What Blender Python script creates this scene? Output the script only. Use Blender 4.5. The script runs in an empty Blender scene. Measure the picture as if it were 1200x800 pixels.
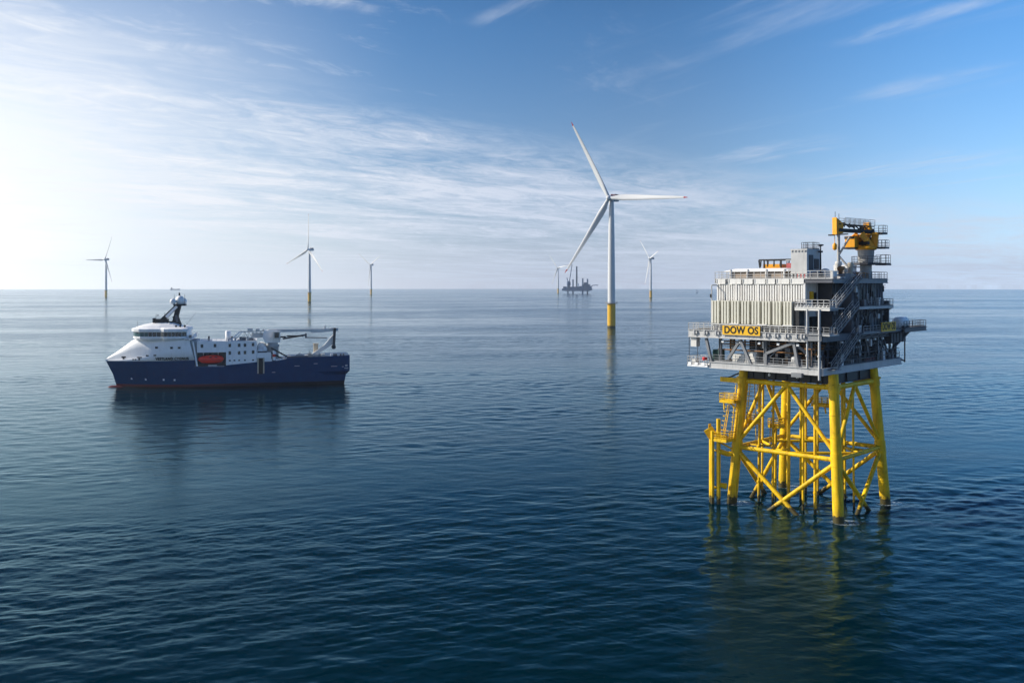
import bpy, math, random
import numpy as np
from math import radians as rad, sin, cos, pi, sqrt, exp
from mathutils import Vector, Matrix

random.seed(7)
SC = bpy.context.scene
COL = SC.collection

# ------------------------------------------------------------------ camera
cam_data = bpy.data.cameras.new('camera')
cam_data.sensor_width = 36.0
cam_data.lens = 33.0
cam_data.shift_y = -0.055
cam_data.clip_start = 0.5
cam_data.clip_end = 40000.0
cam = bpy.data.objects.new('camera', cam_data)
cam.location = (0.0, 0.0, 36.0)
cam.rotation_euler = (rad(90), 0, 0)
COL.objects.link(cam)
SC.camera = cam

# ------------------------------------------------------------------ sky, sun, exposure
SUN_EL = rad(31)
SUN_H = Vector((-0.985, 0.17, 0)).normalized()
SUN_DIR = Vector((SUN_H.x * cos(SUN_EL), SUN_H.y * cos(SUN_EL), sin(SUN_EL)))
SUN_ROT = math.atan2(SUN_H.x, SUN_H.y)          # clockwise from +Y

WISPS = [((1.188, 3.395), (1.488, 2.872), 0.059, 0.75), ((1.31, 6.054), (1.768, 5.186), 0.184, 0.8), ((-0.136, 3.179), (0.158, 2.892), 0.06, 0.5), ((-0.619, 2.933), (-0.43, 3.052), 0.051, 0.5), ((1.552, 4.269), (2.022, 3.707), 0.165, 0.5), ((2.032, 6.773), (2.883, 5.564), 0.391, 0.6), ((-1.369, 3.346), (-1.047, 3.488), 0.057, 0.5)]
world = bpy.data.worlds.new('World')
SC.world = world
world.use_nodes = True
wt = world.node_tree
wt.nodes.clear()


class NT:
    """small helper for wiring nodes"""
    def __init__(self, tree):
        self.t = tree

    def new(self, kind, **kw):
        n = self.t.nodes.new(kind)
        for k, v in kw.items():
            setattr(n, k, v)
        return n

    def put(self, sock, v):
        if hasattr(v, 'is_output') or isinstance(v, bpy.types.NodeSocket):
            self.t.links.new(v, sock)
        elif v is not None:
            if isinstance(v, tuple) and len(v) == 3 and sock.type == 'RGBA':
                v = (*v, 1.0)
            sock.default_value = v

    def math(self, op, a, b=None, c=None, clamp=False):
        n = self.new('ShaderNodeMath', operation=op, use_clamp=clamp)
        self.put(n.inputs[0], a)
        self.put(n.inputs[1], b)
        self.put(n.inputs[2], c)
        return n.outputs[0]

    def vmath(self, op, a, b=None):
        n = self.new('ShaderNodeVectorMath', operation=op)
        self.put(n.inputs[0], a)
        self.put(n.inputs[1], b)
        return n.outputs['Value'] if op in ('DOT_PRODUCT', 'LENGTH') else n.outputs[0]

    def smooth(self, x, lo, hi, a=0.0, b=1.0):
        n = self.new('ShaderNodeMapRange', interpolation_type='SMOOTHSTEP', clamp=True)
        for s, v in zip(n.inputs[:5], (x, lo, hi, a, b)):
            self.put(s, v)
        return n.outputs[0]

    def lin(self, x, lo, hi, a=0.0, b=1.0):
        n = self.new('ShaderNodeMapRange', clamp=True)
        for s, v in zip(n.inputs[:5], (x, lo, hi, a, b)):
            self.put(s, v)
        return n.outputs[0]

    def noise(self, vec, scale, detail=4.0, rough=0.55, dist=0.0):
        n = self.new('ShaderNodeTexNoise')
        self.put(n.inputs['Vector'], vec)
        n.inputs['Scale'].default_value = scale
        n.inputs['Detail'].default_value = detail
        n.inputs['Roughness'].default_value = rough
        n.inputs['Distortion'].default_value = dist
        return n.outputs['Fac']

    def mapping(self, vec, loc=(0, 0, 0), rot=(0, 0, 0), scale=(1, 1, 1)):
        n = self.new('ShaderNodeMapping')
        self.put(n.inputs['Vector'], vec)
        n.inputs['Location'].default_value = loc
        n.inputs['Rotation'].default_value = rot
        n.inputs['Scale'].default_value = scale
        return n.outputs[0]

    def mix(self, fac, a, b, blend='MIX'):
        n = self.new('ShaderNodeMix', data_type='RGBA', blend_type=blend)
        self.put(n.inputs[0], fac)
        self.put(n.inputs[6], a)
        self.put(n.inputs[7], b)
        return n.outputs[2]

    def comb(self, x, y, z=0.0):
        n = self.new('ShaderNodeCombineXYZ')
        for s, v in zip(n.inputs, (x, y, z)):
            self.put(s, v)
        return n.outputs[0]


w = NT(wt)
direction = w.new('ShaderNodeTexCoord').outputs['Generated']
sep = w.new('ShaderNodeSeparateXYZ')
w.put(sep.inputs[0], direction)
dx, dy, dz = sep.outputs
sky = w.new('ShaderNodeTexSky', sky_type='NISHITA', sun_disc=False)
sky.sun_elevation = SUN_EL
sky.sun_rotation = SUN_ROT
sky.altitude = 30.0
sky.air_density = 1.0
sky.dust_density = 0.6
sky.ozone_density = 2.2
blue = w.mix(1.0, sky.outputs[0], (0.185, 0.69, 1.10), 'MULTIPLY')

# how far towards the sun side one looks (1 = towards the sun's azimuth)
hlen = w.math('SQRT', w.math('ADD', w.math('MULTIPLY', dx, dx), w.math('MULTIPLY', dy, dy)))
hx = w.math('DIVIDE', dx, w.math('MAXIMUM', hlen, 0.001))
hy = w.math('DIVIDE', dy, w.math('MAXIMUM', hlen, 0.001))
tosun = w.math('ADD', w.math('MULTIPLY', hx, SUN_H.x), w.math('MULTIPLY', hy, SUN_H.y))
el = w.math('DIVIDE', dz, w.math('MAXIMUM', hlen, 0.001))
glow = w.smooth(tosun, 0.12, 0.62)
away = w.smooth(tosun, 0.06, -0.36)
# deeper blue overhead, a little paler away from the sun
band90 = w.math('EXPONENT', w.math('MULTIPLY', w.math('MULTIPLY', tosun, tosun), -9.0))      # darkest at right angles to the sun
deepc = w.mix(band90, (0.28, 0.50, 0.66), (0.04, 0.12, 0.22))
deep = w.mix(w.smooth(el, 0.26, 0.50), (1.0, 1.0, 1.0), deepc)
blue = w.mix(1.0, blue, deep, 'MULTIPLY')
pale = w.lin(away, 0, 1, 0.78, 1.45)
blue = w.mix(1.0, blue, w.comb(pale, pale, pale), 'MULTIPLY')
# hazy air low over the sea, whiter on the sun side
low = w.math('EXPONENT', w.math('MULTIPLY', w.math('MAXIMUM', el, 0.0), -9.0))
lowc = w.mix(glow, (4.8, 5.0, 6.0), (9.2, 9.4, 9.7))
lowc = w.mix(away, lowc, (7.3, 8.6, 10.6))
s1 = w.mix(low, blue, lowc)
veil = w.math('MULTIPLY', w.smooth(tosun, 0.26, 0.64), w.smooth(el, 0.42, 0.12))
s1 = w.mix(w.math('MULTIPLY', veil, 0.72), s1, (7.9, 8.3, 8.9))

# dazzling air towards the sun, low down
dazzle = w.math('MULTIPLY', w.smooth(tosun, 0.45, 1.0), w.smooth(el, 0.30, 0.02))
s1 = w.mix(w.math('MULTIPLY', dazzle, 1.0), s1, (18.0, 17.6, 17.0))

# high thin cloud on a flat layer
zc = w.math('ADD', w.math('MAXIMUM', dz, 0.0), 0.035)
plane = w.comb(w.math('DIVIDE', dx, zc), w.math('DIVIDE', dy, zc), 0.0)


def along(nt, vec, angle, sa, sb, loc=(0, 0, 0)):
    """rotate first, then stretch: features run along the given direction"""
    return nt.mapping(nt.mapping(vec, rot=(0, 0, -angle)), loc, (0, 0, 0), (sa, sb, 1))


nl = w.noise(along(w, plane, rad(43), 0.5, 0.95, (2.3, 1.4, 0)), 0.7, 9, 0.62, 1.5)
nl2 = w.noise(along(w, plane, rad(52), 1.1, 2.0, (7.3, 4.4, 0)), 2.0, 9, 0.72, 1.6)
nr = w.noise(along(w, plane, rad(120), 0.34, 2.3, (5.1, 0.9, 0)), 0.95, 8, 0.6, 0.5)
big = w.noise(plane, 0.35, 3, 0.5, 0.2)
left_side = w.smooth(tosun, -0.06, 0.26)
band = w.math('ADD', el, w.math('MULTIPLY', hx, 0.20))
bank = w.math('MULTIPLY', w.smooth(band, 0.185, 0.115), w.smooth(band, -0.10, 0.03))
cl = w.math('ADD', w.math('MULTIPLY', nl, 0.62), w.math('MULTIPLY', nl2, 0.38))
c1 = w.math('MULTIPLY', w.smooth(cl, 0.36, 0.63), bank)
c2 = w.math('MULTIPLY', w.smooth(cl, 0.52, 0.72), w.math('MULTIPLY', left_side, w.smooth(el, 0.9, 0.3)))
right_side = w.smooth(tosun, 0.16, -0.10)
c3 = w.math('MULTIPLY', w.smooth(w.math('ADD', w.math('MULTIPLY', nr, 0.75), w.math('MULTIPLY', big, 0.25)), 0.55, 0.76),
            w.math('MULTIPLY', right_side, w.smooth(el, 0.8, 0.25)))
# a few separate wisps, each a line on the cloud layer with frayed edges
fray = w.math('SUBTRACT', w.noise(plane, 1.6, 6, 0.65, 0.6), 0.5)
tuft = w.smooth(w.noise(along(w, plane, rad(118), 0.6, 3.0), 1.6, 6, 0.65, 0.8), 0.34, 0.66)
wisps = 0.0
for (ax_, ay_), (bx_, by_), wd, gain in WISPS:
    L_ = sqrt((bx_ - ax_) ** 2 + (by_ - ay_) ** 2)
    ux, uy = (bx_ - ax_) / L_, (by_ - ay_) / L_
    relp = w.vmath('SUBTRACT', plane, (ax_, ay_, 0.0))
    tt = w.math('DIVIDE', w.vmath('DOT_PRODUCT', relp, (ux, uy, 0.0)), L_)
    dd = w.math('ADD', w.vmath('DOT_PRODUCT', relp, (-uy, ux, 0.0)), w.math('MULTIPLY', fray, wd * 3.2))
    ends = w.math('MULTIPLY', w.smooth(tt, -0.12, 0.3), w.smooth(tt, 1.2, 0.75))
    body = w.smooth(w.math('ABSOLUTE', dd), wd * 1.5, 0.0)
    wisps = w.math('ADD', wisps, w.math('MULTIPLY', w.math('MULTIPLY', ends, body), w.math('MULTIPLY', tuft, gain)))
c3 = w.math('ADD', w.math('MULTIPLY', c3, 0.7), wisps)
cover = w.math('ADD', w.math('MULTIPLY', c1, 0.95), w.math('ADD', w.math('MULTIPLY', c2, 0.7), w.math('MULTIPLY', c3, 0.62)), clamp=True)
cloudc = w.mix(glow, (5.6, 6.2, 7.4), (8.1, 8.3, 8.7))
s2 = w.mix(cover, s1, cloudc)
bg = w.new('ShaderNodeBackground')
w.put(bg.inputs[0], s2)
bg.inputs[1].default_value = 0.09
wo = w.new('ShaderNodeOutputWorld')
wt.links.new(bg.outputs[0], wo.inputs['Surface'])

sun_data = bpy.data.lights.new('sun', 'SUN')
sun_data.energy = 5.0
sun_data.angle = rad(0.53)
sun_data.color = (1.0, 0.93, 0.82)
sun = bpy.data.objects.new('sun', sun_data)
sun.rotation_euler = SUN_DIR.to_track_quat('Z', 'Y').to_euler()
sun.location = (-300, 100, 400)
COL.objects.link(sun)

SC.view_settings.view_transform = 'Standard'
SC.view_settings.look = 'None'
SC.view_settings.gamma = 1.0
SC.view_settings.exposure = 0.4
SC.view_settings.use_curve_mapping = False
SC.render.engine = 'CYCLES'
SC.cycles.volume_bounces = 1
SC.cycles.max_bounces = 8
SC.cycles.transparent_max_bounces = 8


# ------------------------------------------------------------------ materials
def paint(name, col, rough=0.5, var=0.12, scale=0.6, metal=0.0, streaks=0.0, spec=0.3, growth=None, rust=0.0):
    """painted steel: slight mottling, vertical dirt runs, optional marine growth below a height"""
    m = bpy.data.materials.new(name)
    m.use_nodes = True
    t = NT(m.node_tree)
    b = m.node_tree.nodes['Principled BSDF']
    tc = t.new('ShaderNodeTexCoord').outputs['Object']
    n1 = t.noise(tc, scale, 5, 0.6)
    f = t.lin(n1, 0.3, 0.7, 1.0 - var, 1.0 + var)
    c = t.mix(1.0, (*col, 1.0), t.comb(f, f, f), 'MULTIPLY')
    if streaks:
        n2 = t.noise(t.mapping(tc, scale=(1.6, 1.6, 0.12)), 1.3, 5, 0.6)
        c = t.mix(t.smooth(n2, 0.49, 0.72, 0.0, streaks), c, (col[0] * 0.35, col[1] * 0.3, col[2] * 0.26))
    if rust:
        n3 = t.noise(tc, 0.9, 8, 0.7)
        c = t.mix(t.smooth(n3, 0.60, 0.72, 0.0, rust), c, (0.16, 0.06, 0.02))
    if growth:
        s = t.new('ShaderNodeSeparateXYZ')
        t.put(s.inputs[0], tc)
        h = t.math('ADD', s.outputs[2], t.math('MULTIPLY', t.math('SUBTRACT', t.noise(tc, 2.2, 4, 0.6), 0.5), 2.0))
        c = t.mix(t.smooth(h, growth, growth + 0.35, 1.0, 0.0), c, (0.010, 0.012, 0.009))
        c = t.mix(t.smooth(h, growth + 1.6, growth + 0.4, 0.0, 0.3), c, (0.16, 0.12, 0.02))
    t.put(b.inputs['Base Color'], c)
    b.inputs['Roughness'].default_value = rough
    b.inputs['Metallic'].default_value = metal
    b.inputs['Specular IOR Level'].default_value = spec
    return m


M = dict(
    yellow=paint('yellow_paint', (0.75, 0.465, 0.003), 0.55, 0.26, 0.5, streaks=0.65, growth=0.9, rust=0.5),
    yellow_clean=paint('yellow_sign', (0.78, 0.44, 0.015), 0.5, 0.04),
    crane_yellow=paint('crane_orange', (0.72, 0.31, 0.012), 0.45, 0.1, 0.8, streaks=0.2),
    grey=paint('grey_steel', (0.20, 0.208, 0.22), 0.5, 0.12, 0.5, streaks=0.25),
    light=paint('light_grey_steel', (0.46, 0.46, 0.455), 0.5, 0.10, 0.5, streaks=0.3),
    clad=paint('cladding', (0.70, 0.69, 0.665), 0.5, 0.07, 0.4, streaks=0.3),
    beige=paint('radiator_paint', (0.60, 0.585, 0.50), 0.5, 0.06, 0.4, streaks=0.15),
    dgrey=paint('dark_grey_steel', (0.05, 0.052, 0.062), 0.55, 0.18, 0.5, streaks=0.2),  # darkened further to deepen the shade on the platform's right side
    mgrey=paint('darkened_grey_steel', (0.095, 0.10, 0.118), 0.5, 0.15, 0.5, streaks=0.25),  # shade of the right-hand side is painted into this grey
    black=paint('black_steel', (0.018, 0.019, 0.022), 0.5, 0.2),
    rail=paint('galvanised_rail', (0.28, 0.29, 0.30), 0.45, 0.1),
    white=paint('white_paint', (0.84, 0.84, 0.83), 0.4, 0.04, 0.3, streaks=0.14),
    offwhite=paint('offwhite_paint', (0.66, 0.65, 0.62), 0.5, 0.06, 0.4, streaks=0.2),
    brown=paint('mesh_panel', (0.30, 0.23, 0.17), 0.7, 0.25, 1.2),
    rust=paint('primer_brown', (0.24, 0.12, 0.05), 0.7, 0.3, 1.0),
    green=paint('green_paint', (0.012, 0.06, 0.045), 0.5, 0.1),
    red=paint('red_paint', (0.50, 0.03, 0.03), 0.45, 0.08),
    orange=paint('lifeboat_orange', (0.90, 0.05, 0.03), 0.4, 0.08),
    teal=paint('teal_glass', (0.02, 0.09, 0.10), 0.15, 0.05),
    glass=paint('dark_glass', (0.010, 0.014, 0.018), 0.08, 0.05, spec=0.7),
    turb=paint('turbine_white', (0.55, 0.56, 0.565), 0.4, 0.03, 0.05),
    turb_yellow=paint('turbine_yellow', (0.62, 0.36, 0.02), 0.5, 0.08, 0.15, streaks=0.1, growth=1.5),
    tip=paint('blade_tip_red', (0.35, 0.02, 0.02), 0.5, 0.05),
    darkred=paint('dark_red', (0.12, 0.008, 0.012), 0.5, 0.05),
    steel=paint('crane_grey', (0.38, 0.38, 0.37), 0.45, 0.12, 0.4, streaks=0.15),
    navy=paint('distant_hull_blue', (0.05, 0.09, 0.18), 0.5, 0.1, 0.1),
    black_letter=paint('black_lettering', (0.012, 0.012, 0.012), 0.6, 0.0),
    deck=paint('deck_green', (0.06, 0.10, 0.08), 0.7, 0.15),
    tan=paint('tan_post', (0.48, 0.42, 0.33), 0.6, 0.1),
)


def hull_material():
    m = bpy.data.materials.new('hull_blue')
    m.use_nodes = True
    t = NT(m.node_tree)
    b = m.node_tree.nodes['Principled BSDF']
    tc = t.new('ShaderNodeTexCoord').outputs['Object']
    s = t.new('ShaderNodeSeparateXYZ')
    t.put(s.inputs[0], tc)
    n = t.noise(tc, 0.35, 5, 0.6)
    c = t.mix(t.smooth(n, 0.3, 0.7), (0.001, 0.034, 0.105), (0.001, 0.042, 0.125))
    st = t.noise(t.mapping(tc, scale=(0.8, 0.8, 0.08)), 1.2, 5, 0.6)
    c = t.mix(t.smooth(st, 0.55, 0.75, 0.0, 0.3), c, (0.02, 0.03, 0.05))
    seams = t.noise(t.mapping(tc, scale=(0.5, 0.5, 0.05)), 2.0, 4, 0.65)
    c = t.mix(t.smooth(seams, 0.58, 0.75, 0.0, 0.22), c, (0.06, 0.06, 0.07))
    boot = t.mix(t.smooth(s.outputs[0], 20.0, 68.0), (0.012, 0.012, 0.018), (0.13, 0.03, 0.035))
    c = t.mix(t.smooth(s.outputs[2], 1.02, 1.12, 1.0, 0.0), c, boot)
    c = t.mix(t.smooth(s.outputs[2], 0.1, 0.5, 0.7, 0.0), c, (0.03, 0.016, 0.015))
    t.put(b.inputs['Base Color'], c)
    b.inputs['Roughness'].default_value = 0.35
    b.inputs['Specular IOR Level'].default_value = 0.12
    return m


M['hull'] = hull_material()


# ------------------------------------------------------------------ mesh helpers
class MB:
    """collects shapes and links them as ONE mesh object"""
    def __init__(self):
        self.v, self.f, self.mi, self.sm = [], [], [], []

    def add(self, vs, fs, mi=0, smooth=False):
        o = len(self.v)
        self.v.extend(tuple(p) for p in vs)
        for q in fs:
            self.f.append(tuple(i + o for i in q))
            self.mi.append(mi)
            self.sm.append(smooth)
        return self

    def box(self, x0, x1, y0, y1, z0, z1, mi=0):
        vs = [(x, y, z) for z in (z0, z1) for y in (y0, y1) for x in (x0, x1)]
        return self.add(vs, [(0, 2, 3, 1), (4, 5, 7, 6), (0, 1, 5, 4), (2, 6, 7, 3), (0, 4, 6, 2), (1, 3, 7, 5)], mi)

    def frame(self, a, b, up=(0, 0, 1)):
        a, b = Vector(a), Vector(b)
        d = (b - a).normalized()
        u = Vector(up)
        if abs(d.dot(u)) > 0.98:
            u = Vector((1, 0, 0))
        s = d.cross(u).normalized()
        return a, b, s, s.cross(d).normalized()

    def bar(self, a, b, w, h, mi=0, up=(0, 0, 1)):
        a, b, s, t = self.frame(a, b, up)
        vs = []
        for p in (a, b):
            for i, j in ((-1, -1), (1, -1), (1, 1), (-1, 1)):
                vs.append(p + s * (i * w / 2) + t * (j * h / 2))
        return self.add(vs, [(3, 2, 1, 0), (4, 5, 6, 7), (0, 1, 5, 4), (1, 2, 6, 5), (2, 3, 7, 6), (3, 0, 4, 7)], mi)

    def tube(self, a, b, r0, r1=None, n=12, mi=0, caps=True):
        r1 = r0 if r1 is None else r1
        a, b, s, t = self.frame(a, b)
        vs = []
        for p, r in ((a, r0), (b, r1)):
            for k in range(n):
                q = 2 * pi * k / n
                vs.append(p + s * (r * cos(q)) + t * (r * sin(q)))
        self.add(vs, [(k, (k + 1) % n, n + (k + 1) % n, n + k) for k in range(n)], mi, True)
        if caps:
            self.add(vs[:n], [tuple(range(n))[::-1]], mi)
            self.add(vs[n:], [tuple(range(n))], mi)
        return self

    def path(self, pts, r, n=8, mi=0):
        for p, q in zip(pts[:-1], pts[1:]):
            self.tube(p, q, r, n=n, mi=mi)
        return self

    def lathe(self, prof, c=(0, 0, 0), n=24, mi=0, smooth=True):
        vs = []
        for r, z in prof:
            for k in range(n):
                q = 2 * pi * k / n
                vs.append((c[0] + r * cos(q), c[1] + r * sin(q), c[2] + z))
        fs = []
        for i in range(len(prof) - 1):
            for k in range(n):
                fs.append((i * n + k, i * n + (k + 1) % n, (i + 1) * n + (k + 1) % n, (i + 1) * n + k))
        self.add(vs, fs, mi, smooth)
        self.add(vs[:n], [tuple(range(n))[::-1]], mi)
        self.add(vs[-n:], [tuple(range(n))], mi)
        return self

    def loft(self, rings, mi=0, smooth=True, closed=True, caps=True):
        n = len(rings[0])
        vs = [p for r in rings for p in r]
        fs = []
        m = n if closed else n - 1
        for i in range(len(rings) - 1):
            for k in range(m):
                fs.append((i * n + k, i * n + (k + 1) % n, (i + 1) * n + (k + 1) % n, (i + 1) * n + k))
        self.add(vs, fs, mi, smooth)
        if caps:
            self.add(rings[0], [tuple(range(n))[::-1]], mi)
            self.add(rings[-1], [tuple(range(n))], mi)
        return self

    def prism(self, poly, z0, z1, mi=0):
        n = len(poly)
        vs = [(x, y, z0) for x, y in poly] + [(x, y, z1) for x, y in poly]
        fs = [(k, (k + 1) % n, n + (k + 1) % n, n + k) for k in range(n)]
        fs += [tuple(range(n))[::-1], tuple(range(n, 2 * n))]
        return self.add(vs, fs, mi)

    def build(self, name, mats, parent=None, label=None, bevel=0.0):
        me = bpy.data.meshes.new(name)
        me.from_pydata(self.v, [], self.f)
        if not isinstance(mats, (list, tuple)):
            mats = [mats]
        for m in mats:
            me.materials.append(M[m] if isinstance(m, str) else m)
        me.polygons.foreach_set('material_index', self.mi)
        me.polygons.foreach_set('use_smooth', self.sm)
        me.update()
        fix_normals(me)
        o = bpy.data.objects.new(name, me)
        COL.objects.link(o)
        if parent:
            o.parent = parent
        if label:
            o['label'] = label
        if bevel:
            b = o.modifiers.new('bevel', 'BEVEL')
            b.width = bevel
            b.segments = 2
            b.limit_method = 'ANGLE'
        return o


import bmesh


def fix_normals(me):
    bm = bmesh.new()
    bm.from_mesh(me)
    bmesh.ops.recalc_face_normals(bm, faces=bm.faces)
    bm.to_mesh(me)
    bm.free()


def tag(o, label, cat, group=None, kind=None):
    if label:
        o['label'] = label
    if cat:
        o['category'] = cat
    if group:
        o['group'] = group
    if kind:
        o['kind'] = kind
    return o


def empty(name, loc, rz=0.0):
    o = bpy.data.objects.new(name, None)
    o.empty_display_size = 1.0
    o.location = loc
    o.rotation_euler = (0, 0, rz)
    COL.objects.link(o)
    return o


def copy_tree(o, parent=None):
    c = o.copy()
    COL.objects.link(c)
    c.parent = parent
    for ch in o.children:
        copy_tree(ch, c)
    return c


def text_mesh(txt, size, thick, spacing=1.0, bold=0.0):
    cu = bpy.data.curves.new('lettering', 'FONT')
    cu.body = txt
    cu.size = size
    cu.extrude = thick
    cu.offset = bold
    cu.space_character = spacing
    cu.align_x = 'CENTER'
    cu.align_y = 'CENTER'
    t = bpy.data.objects.new('lettering', cu)
    COL.objects.link(t)
    dg = bpy.context.evaluated_depsgraph_get()
    me = bpy.data.meshes.new_from_object(t.evaluated_get(dg))
    COL.objects.unlink(t)
    bpy.data.objects.remove(t)
    return me


def lettering(txt, size, mat, parent, origin, xdir, ydir, thick=0.02, spacing=1.0, bold=0.0, width=None):
    me = text_mesh(txt, size, thick, spacing, bold)
    x = Vector(xdir).normalized()
    y = Vector(ydir).normalized()
    z = x.cross(y)
    if width:
        xs = [v.co.x for v in me.vertices]
        k = width / (max(xs) - min(xs))
        me.transform(Matrix.Diagonal((k, 1, 1, 1)))
    mt = Matrix((x, y, z)).transposed().to_4x4()
    mt.translation = Vector(origin)
    me.transform(mt)
    me.materials.clear()
    me.materials.append(M[mat])
    o = bpy.data.objects.new('lettering', me)
    COL.objects.link(o)
    o.parent = parent
    return o


def rail_line(mb, pts, h=1.1, step=1.6, t=0.06, closed=False, toe=True):
    """hand rail with posts and three rails along a list of points at deck height"""
    pts = [Vector(p) for p in pts]
    segs = list(zip(pts[:-1], pts[1:]))
    if closed:
        segs.append((pts[-1], pts[0]))
    for a, b in segs:
        L = (b - a).length
        n = max(1, round(L / step))
        for k in range(n + 1):
            p = a.lerp(b, k / n)
            mb.bar(p, p + Vector((0, 0, h)), t, t)
        for q in (h, h * 0.62, h * 0.3):
            mb.bar(a + Vector((0, 0, q)), b + Vector((0, 0, q)), t, t)
        if toe:
            mb.bar(a + Vector((0, 0, 0.08)), b + Vector((0, 0, 0.08)), 0.02, 0.16)
    return mb


# ------------------------------------------------------------------ sea
LEGS_AT_SEA = [(49.57, 142.47, 0.85), (36.35, 155.24, 0.85), (61.68, 155.02, 0.85), (48.46, 167.79, 0.85), (83.9, 792.0, 3.5)]


def sea_material():
    m = bpy.data.materials.new('sea_water')
    m.use_nodes = True
    t = NT(m.node_tree)
    b = m.node_tree.nodes['Principled BSDF']
    P = t.new('ShaderNodeTexCoord').outputs['Object']
    # lanes of calmer and rougher water at several sizes
    lanes = t.noise(along(t, P, rad(4), 0.4, 1.0), 0.006, 7, 0.62, 0.5)
    patch = t.noise(along(t, P, rad(-6), 0.5, 1.0, (40, 10, 0)), 0.05, 4, 0.55, 0.4)
    rough_w = t.math('ADD', t.math('MULTIPLY', lanes, 0.7), t.math('MULTIPLY', patch, 0.3))
    amp = t.smooth(rough_w, 0.38, 0.62, 0.3, 1.2)
    # slick wake astern of the supply ship, broken water down-tide of the jacket legs
    rel = t.vmath('SUBTRACT', P, (-61.65, 352.71, 0.0))
    astern = t.vmath('DOT_PRODUCT', rel, (0.968, 0.250, 0.0))
    abeam = t.vmath('DOT_PRODUCT', rel, (-0.250, 0.968, 0.0))
    wob = t.math('MULTIPLY', t.math('SUBTRACT', t.noise(P, 0.06, 3, 0.5), 0.5), 9.0)
    width = t.math('ABSOLUTE', t.math('ADD', abeam, wob))
    wake = t.math('MULTIPLY', t.smooth(width, 9.0, 3.5), t.math('MULTIPLY', t.smooth(astern, -1.0, 3.0), t.smooth(astern, 150.0, 30.0)))
    sx = t.new('ShaderNodeSeparateXYZ')
    t.put(sx.inputs[0], P)
    ex = t.math('DIVIDE', t.math('SUBTRACT', sx.outputs[0], 84.0), 42.0)
    ey = t.math('DIVIDE', t.math('SUBTRACT', sx.outputs[1], 146.0), 15.0)
    tide = t.smooth(t.math('ADD', t.math('MULTIPLY', ex, ex), t.math('MULTIPLY', ey, ey)), 1.0, 0.3)
    amp = t.math('ADD', t.math('MULTIPLY', amp, t.lin(wake, 0, 1, 1.0, 0.35)), t.math('MULTIPLY', tide, 0.5))
    swell = t.noise(along(t, P, rad(8), 0.5, 1.0), 0.08, 3, 0.5, 0.5)
    broad = t.noise(along(t, P, rad(5), 0.4, 1.0, (3, 8, 0)), 0.016, 4, 0.55, 0.4)
    chop = t.noise(along(t, P, rad(6), 0.7, 1.0, (7, 3, 0)), 0.58, 5, 0.58, 0.5)
    ripple = t.noise(along(t, P, rad(-14), 0.7, 1.0, (1, 9, 0)), 2.6, 4, 0.6, 0.3)
    far = t.smooth(t.vmath('LENGTH', P), 200.0, 900.0)
    h = t.math('ADD', t.math('MULTIPLY', far, t.math('ADD', t.math('MULTIPLY', swell, 0.8), t.math('MULTIPLY', broad, 2.2))),
               t.math('MULTIPLY', amp, t.math('ADD', t.math('MULTIPLY', chop, t.lin(far, 0, 1, 0.03, 0.34)), t.math('MULTIPLY', ripple, 0.03))))
    bp = t.new('ShaderNodeBump')
    bp.inputs['Strength'].default_value = 1.0
    bp.inputs['Distance'].default_value = 1.0
    t.put(bp.inputs['Height'], h)
    depth = t.noise(t.mapping(P, scale=(0.5, 1, 1)), 0.02, 3, 0.5)
    base = t.mix(depth, (0.0, 0.0085, 0.0135), (0.0, 0.0135, 0.0205))
    froth = t.math('MULTIPLY', wake, t.smooth(t.noise(along(t, P, rad(14), 0.3, 1.0), 0.45, 6, 0.65, 0.6), 0.55, 0.72))
    base = t.mix(t.math('MULTIPLY', froth, t.smooth(astern, 60.0, 4.0, 0.02, 0.30)), base, (0.45, 0.52, 0.54))
    foam = 0.0
    for fx, fy, fr in LEGS_AT_SEA:
        q = t.vmath('SUBTRACT', P, (fx, fy, 0.0))
        qs = t.new('ShaderNodeSeparateXYZ')
        t.put(qs.inputs[0], q)
        rx = t.math('DIVIDE', t.math('SUBTRACT', qs.outputs[0], fr * 1.2), fr * 3.2)
        ry = t.math('DIVIDE', qs.outputs[1], fr * 2.4)
        foam = t.math('MAXIMUM', foam, t.smooth(t.math('ADD', t.math('MULTIPLY', rx, rx), t.math('MULTIPLY', ry, ry)), 1.0, 0.1))
    fn = t.smooth(t.noise(P, 1.9, 6, 0.7, 0.8), 0.44, 0.60)
    base = t.mix(t.math('MULTIPLY', t.math('MULTIPLY', foam, fn), 0.85), base, (0.5, 0.56, 0.58))
    t.put(b.inputs['Base Color'], base)
    near_r = t.smooth(rough_w, 0.36, 0.64, 0.03, 0.10)
    far_r = t.smooth(rough_w, 0.36, 0.64, 0.06, 0.20)
    t.put(b.inputs['Roughness'], t.math('ADD', t.math('MULTIPLY', near_r, t.math('SUBTRACT', 1.0, far)), t.math('MULTIPLY', far_r, far)))
    rough_in = b.inputs['Roughness'].links[0].from_socket
    m.node_tree.nodes.remove(b)
    # body colour of deep water under a mirror that takes on the water's tint at steep angles
    fr = t.new('ShaderNodeFresnel')
    fr.inputs['IOR'].default_value = SEA_IOR
    t.put(fr.inputs['Normal'], bp.outputs[0])
    fac = t.math('POWER', fr.outputs[0], 1.18)
    body = t.new('ShaderNodeBsdfDiffuse')
    t.put(body.inputs['Color'], base)
    t.put(body.inputs['Normal'], bp.outputs[0])
    gl = t.new('ShaderNodeBsdfGlossy')
    t.put(gl.inputs['Color'], t.mix(t.smooth(fr.outputs[0], 0.10, 0.85), (0.47, 0.84, 1.0), (0.94, 0.98, 1.0)))
    t.put(gl.inputs['Roughness'], rough_in)
    t.put(gl.inputs['Normal'], bp.outputs[0])
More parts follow.
